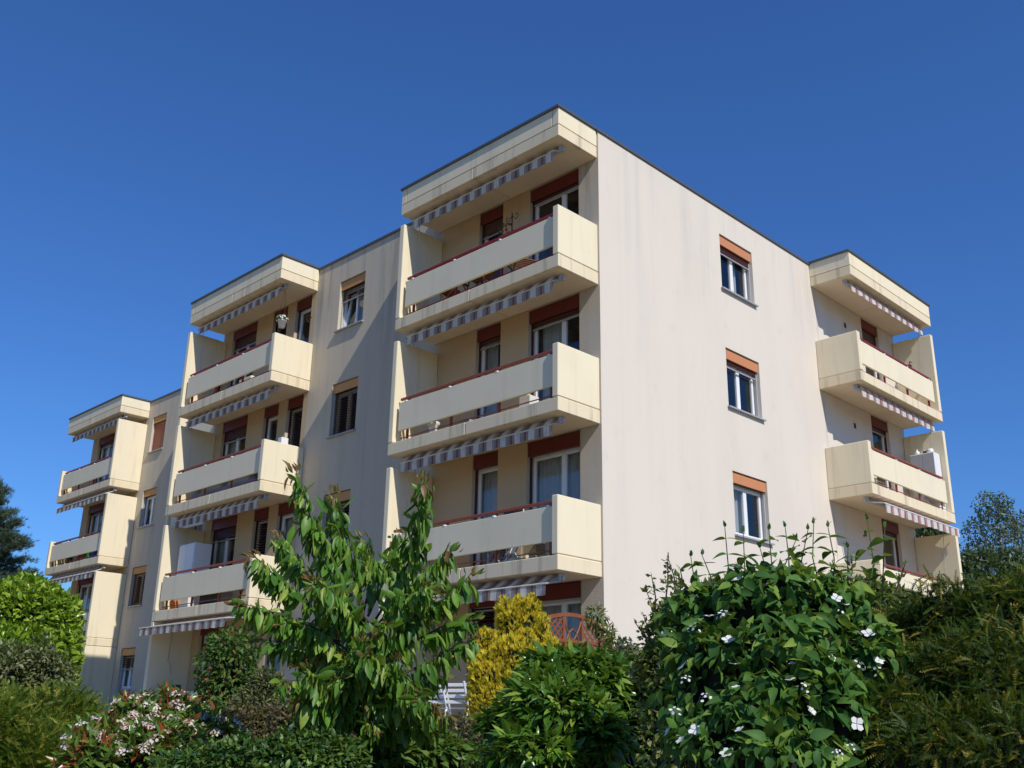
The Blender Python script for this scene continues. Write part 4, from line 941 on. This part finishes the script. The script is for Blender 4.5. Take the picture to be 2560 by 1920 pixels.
bush('vine_shrub', 'leafy shoots climbing behind the lattice screen at the building corner', 'shrub', [(1490, 1540, 8.2, 24, 22, 40), (1522, 1590, 8.2, 22, 26, 45), (1545, 1640, 8.2, 26, 32, 60), (1495, 1670, 8.1, 35, 35)], LANCE, 520, .062, L['small'], indiv=120, depth=.4, amp=.35, core=0, cell=12)
# fine twiggy shrub left of the mock orange
rt_, B_, P_, O_ = bush('twiggy_shrub', 'fine small-leaved yellowish shrub left of and behind the mock orange', 'shrub', [(1720, 1590, 4.3, 95, 105), (1680, 1700, 4.3, 80, 100), (1820, 1560, 4.4, 110, 90), (1960, 1540, 4.5, 120, 90), (2110, 1540, 4.5, 120, 85), (2230, 1560, 4.5, 90, 80)], SMALL, 27000, .032, L['small'], depth=.24, amp=.24, core=.62)
PP, TT = [], []
for (u0, v0, u1, v1) in ((1660, 1540, 1670, 1380), (1690, 1500, 1672, 1400), (1640, 1560, 1628, 1435), (1650, 1600, 1615, 1475), (1630, 1640, 1606, 1530), (1700, 1480, 1700, 1420), (2120, 1480, 2130, 1390), (2150, 1500, 2190, 1400), (2090, 1480, 2080, 1400), (2230, 1500, 2265, 1400), (1640, 1660, 1590, 1560), (1660, 1620, 1600, 1590), (1990, 1480, 1985, 1420), (1850, 1500, 1845, 1430)):
    a, b_ = at(u0, v0, 4.3), at(u1, v1, 4.25+.1*rng.random()); MB().tube([tuple(a), tuple(a*.5+b_*.5+np.array([.01, 0, .01])), tuple(b_)], [.004, .003, .0015], 4).build('twig', M['bark'], rt_)
    for k in range(26):
        t_ = rng.random(); PP.append(a*(1-t_)+b_*t_); TT.append(unit((b_-a)[None])[0]*.5+rng.normal(size=3)*.6)
PP = np.array(PP); scatter('twig_leaves', 'leaf', SMALL, PP, np.array(TT), rng.normal(size=PP.shape), .030*(.6+.7*rng.random(len(PP))), L['small'], rt_)
# glossy laurel
bush('laurel_shrub', 'glossy dark green laurel shrub in front of the lattice screen', 'shrub', [(1405, 1695, 5.3, 85, 62), (1380, 1730, 5.2, 85, 80), (1480, 1740, 5.2, 85, 85), (1400, 1800, 5.0, 125, 95), (1265, 1835, 5.1, 62, 50), (1340, 1900, 4.8, 110, 75), (1480, 1870, 4.9, 90, 85)], LANCE, 8200, .082, L['laurel'], indiv=300, depth=.2, amp=.2, tipv=(.7, .45, -.15), nrm=(.3, .9, .4), core=.74, cell=16)
# ------------------------------------------------------------------ right yew
bush('yew_hedge', 'dark yew hedge with rusty yellow tips at the lower right corner', 'hedge', [(2310, 1615, 3.5, 110, 105), (2440, 1590, 3.4, 130, 110), (2570, 1560, 3.3, 120, 120), (2240, 1720, 3.3, 130, 110), (2400, 1740, 3.15, 160, 140), (2560, 1760, 3.1, 140, 150), (2200, 1840, 3.05, 140, 110), (2380, 1890, 2.95, 170, 115), (2560, 1910, 2.9, 140, 115)], YEW, 27000, .047, L['yew'], indiv=300, depth=.22, amp=.32, tipv=(.8, .7, -.1), piece='sprig', core=.8, cell=20)
# ------------------------------------------------------------------ mock orange
MOS = [(1780, 1560, 3.25, 115, 85), (1900, 1520, 3.2, 130, 95), (2030, 1520, 3.2, 120, 90), (2110, 1560, 3.2, 80, 80), (1830, 1660, 3.1, 140, 110), (1980, 1660, 3.05, 150, 120), (2060, 1790, 2.95, 120, 130), (1900, 1800, 2.95, 150, 130), (1790, 1860, 2.95, 100, 110), (1960, 1900, 2.85, 150, 110), (2185, 1650, 3.1, 70, 75, 80), (1715, 1640, 3.2, 52, 60, 70), (1740, 1760, 3.1, 80, 80, 110)]
mo, B_, P_, O_ = bush('mock_orange', 'mock orange bush with heart shaped leaves and white flowers in front', 'shrub', MOS, HEART, 6800, .049, L['mock'], indiv=300, depth=.26, amp=.3, tipv=(.45, .55, -.55), nrm=(.7, .5, .55), core=.6, cell=18)
flowering(mo, B_, 42, .0155, M['petal'], [flower_shape(4, .46, .25), flower_shape(5, .40, .35)], 'flower', zmin=-.5, cell=14)
flowering(mo, B_, 16, .02, M['petal'], [cluster_shape(9, .15, 5, .8), cluster_shape(6, .16, 7, .7)], 'flower_head', zmin=-.3, cell=30)
PP, TT, NN, SS = [], [], [], []
for (u0, v0, u1, v1) in ((1830, 1500, 1812, 1318), (1870, 1500, 1858, 1330), (1760, 1520, 1727, 1392), (1790, 1520, 1755, 1388), (1930, 1480, 1922, 1325), (1975, 1480, 1963, 1318), (2000, 1480, 2020, 1325), (2050, 1470, 2034, 1310), (2085, 1480, 2070, 1318), (2170, 1500, 2168, 1300), (2205, 1510, 2212, 1320), (1905, 1490, 1900, 1370), (2130, 1520, 2120, 1370), (1700, 1560, 1690, 1440), (1960, 1480, 1990, 1350)):
    d0 = 3.15+.15*rng.random(); a, b_ = at(u0, v0, d0), at(u1, v1, d0+.02); m_ = a*.5+b_*.5+rng.normal(size=3)*.012
    MB().tube([tuple(a), tuple(m_), tuple(b_)], [.0024, .002, .0013], 5).build('shoot', M['greenstem'], mo)
    for t_ in (.12, .38, .62, .84):
        p = (a*(1-t_)+b_*t_); an = rng.random()*6.28
        for s in (0, 3.14):
            d_ = np.array([math.cos(an+s), math.sin(an+s), .15-.35*(1-t_)]); PP.append(p); TT.append(d_); NN.append(np.array([0, 0, 1])+rng.normal(size=3)*.3); SS.append((.080-.036*t_)*(.8+.4*rng.random()))
    for k in range(3): PP.append(b_); TT.append(np.array([.2*rng.normal(), .2*rng.normal(), 1])); NN.append(rng.normal(size=3)); SS.append(.022)
scatter('shoot_leaves', 'leaf', HEART, np.array(PP), np.array(TT), np.array(NN), np.array(SS), L['mock'], mo, indiv=len(PP), cell=2)

# ------------------------------------------------------------------ young cherry tree
CD = 5.7
cb_ = at(915, 1900, CD); cg = ground_z(cb_[0], cb_[1])
ct = thing('cherry_tree', (cb_[0], cb_[1], cg), 'young cherry tree with drooping green leaves in the garden centre', 'tree')
fork = at(915, 1640, CD); top = at(905, 1500, CD)
MB().tube([(cb_[0], cb_[1], cg-.05), tuple(cb_), tuple(fork), tuple(top)], [.024, .020, .014, .008], 8).build('trunk', M['bark'], ct, smooth=True)
limbs = [((905, 1560), (822, 1400), (775, 1290), (738, 1170)), ((905, 1530), (870, 1400), (845, 1320), (832, 1230)), ((900, 1600), (790, 1460), (735, 1390), (695, 1335)), ((905, 1620), (760, 1500), (690, 1440), (634, 1388)),
         ((910, 1660), (760, 1570), (680, 1530), (598, 1508)), ((925, 1570), (1010, 1430), (1045, 1320), (1062, 1190)), ((925, 1580), (1030, 1470), (1080, 1420), (1132, 1372)), ((920, 1540), (970, 1430), (990, 1380), (1000, 1330)),
         ((925, 1640), (1050, 1530), (1120, 1490), (1180, 1432)), ((925, 1660), (1060, 1590), (1120, 1560), (1175, 1545)), ((930, 1720), (1060, 1660), (1130, 1620), (1195, 1595)), ((915, 1760), (1000, 1720), (1060, 1700), (1120, 1690)),
         ((910, 1700), (800, 1640), (730, 1610), (650, 1600)), ((910, 1760), (820, 1710), (760, 1700), (700, 1705)), ((905, 1540), (930, 1440), (925, 1380), (905, 1340)), ((915, 1640), (880, 1560), (850, 1510), (800, 1470)),
         ((915, 1700), (960, 1620), (1000, 1570), (1030, 1540)), ((915, 1790), (850, 1760), (800, 1760), (760, 1790)), ((915, 1800), (980, 1790), (1020, 1780), (1060, 1790)), ((912, 1680), (870, 1640), (830, 1620), (790, 1640)), ((915, 1720), (960, 1690), (1000, 1690), (1040, 1720)),
         ((912, 1600), (890, 1560), (880, 1530), (870, 1500)), ((915, 1800), (900, 1780), (880, 1780), (860, 1800)), ((910, 1660), (820, 1590), (760, 1560), (700, 1560)), ((918, 1640), (990, 1520), (1030, 1490), (1075, 1480))]
for _ in range(12):
    u0, v0 = 915+rng.normal()*12, 1560+rng.random()*280; u1, v1 = 915+rng.uniform(-190, 190), v0-60-rng.random()*120
    limbs.append(((u0, v0), (u0*.6+u1*.4, v0*.6+v1*.4-15), (u0*.3+u1*.7, v0*.3+v1*.7-12), (u1, v1)))
for _ in range(9):
    u0, v0 = 915, 1780+rng.random()*90; u1 = 915+rng.uniform(-230, 200); limbs.append(((u0, v0), (u0*.6+u1*.4, v0-40), (u0*.3+u1*.7, v0-50), (u1, v0-30)))
PP, TT, NN, SS, TP = [], [], [], [], []
for li, L_ in enumerate(limbs):
    dz = rng.normal()*.22 if li < 25 else -.15-.35*rng.random(); pts = [at(u, v, CD + dz*k/3) for k, (u, v) in enumerate(L_)]
    fine = []
    for k in range(3):
        p0 = pts[max(k-1, 0)]; p1, p2 = pts[k], pts[k+1]; p3 = pts[min(k+2, 3)]
        for j in range(7):
            t_ = j/7; fine.append(.5*((2*p1)+(-p0+p2)*t_+(2*p0-5*p1+4*p2-p3)*t_*t_+(-p0+3*p1-3*p2+p3)*t_**3))
    fine.append(pts[-1]); nf = len(fine)
    MB().tube([tuple(p) for p in fine], [.008*(1-.85*k/nf) for k in range(nf)], 5).build('limb', M['bark'], ct, smooth=True)
    ln_ = sum(np.linalg.norm(fine[k+1]-fine[k]) for k in range(nf-1)); nodes = int(ln_/.018)
    for q in range(nodes):
        t_ = min(1, max(.2, .2+.8*(q+rng.normal()*1.6)/max(nodes-1, 1))) if q < nodes-2 else 1.0; x = t_*(nf-1); k = min(int(x), nf-2); p = fine[k]*(1-(x-k))+fine[k+1]*(x-k); dr = unit((fine[k+1]-fine[k])[None])[0]
        for _ in range(4):
            an = rng.random()*6.28; h_ = np.array([math.cos(an), math.sin(an), 0]); PP.append(p + h_*.05*rng.random() - np.array([0, 0, .012*rng.random()]))
            tip_ = t_ > .95
            up_ = rng.random() < .14; TT.append(h_*(.25+.45*rng.random()) + dr*(.3 if not tip_ else .8) + np.array([0, 0, (-1.0-.5*rng.random()) if not (tip_ or up_) else .1])); NN.append(h_ + np.array([0, 0, .55]) + rng.normal(size=3)*.35)
            SS.append((.106*(.45+.75*rng.random()))*(1 if t_ < .85 else .72 if not tip_ else .45)); TP.append(tip_ or (t_ > .88 and rng.random() < .3))
PP, TT, NN, SS, TP = map(np.array, (PP, TT, NN, SS, TP))
scatter('foliage', 'leaf', CHER, PP[~TP], TT[~TP], NN[~TP], SS[~TP], L['cherry'], ct, indiv=280, cell=20)
scatter('young_leaves', 'young_leaf', CHER, PP[TP], TT[TP], NN[TP], SS[TP], L['cherrytip'], ct, indiv=80, cell=6)
mb = MB()
for i in rng.integers(0, len(PP), 55):
    p = PP[i] - np.array([0, 0, .035]); mb.lathe(tuple(p), [(.0, -.007), (.006, -.003), (.006, .004), (.0, .007)], 6)
tag(mb.build('young_fruit', M['amber'], ct, smooth=True), kind='stuff')
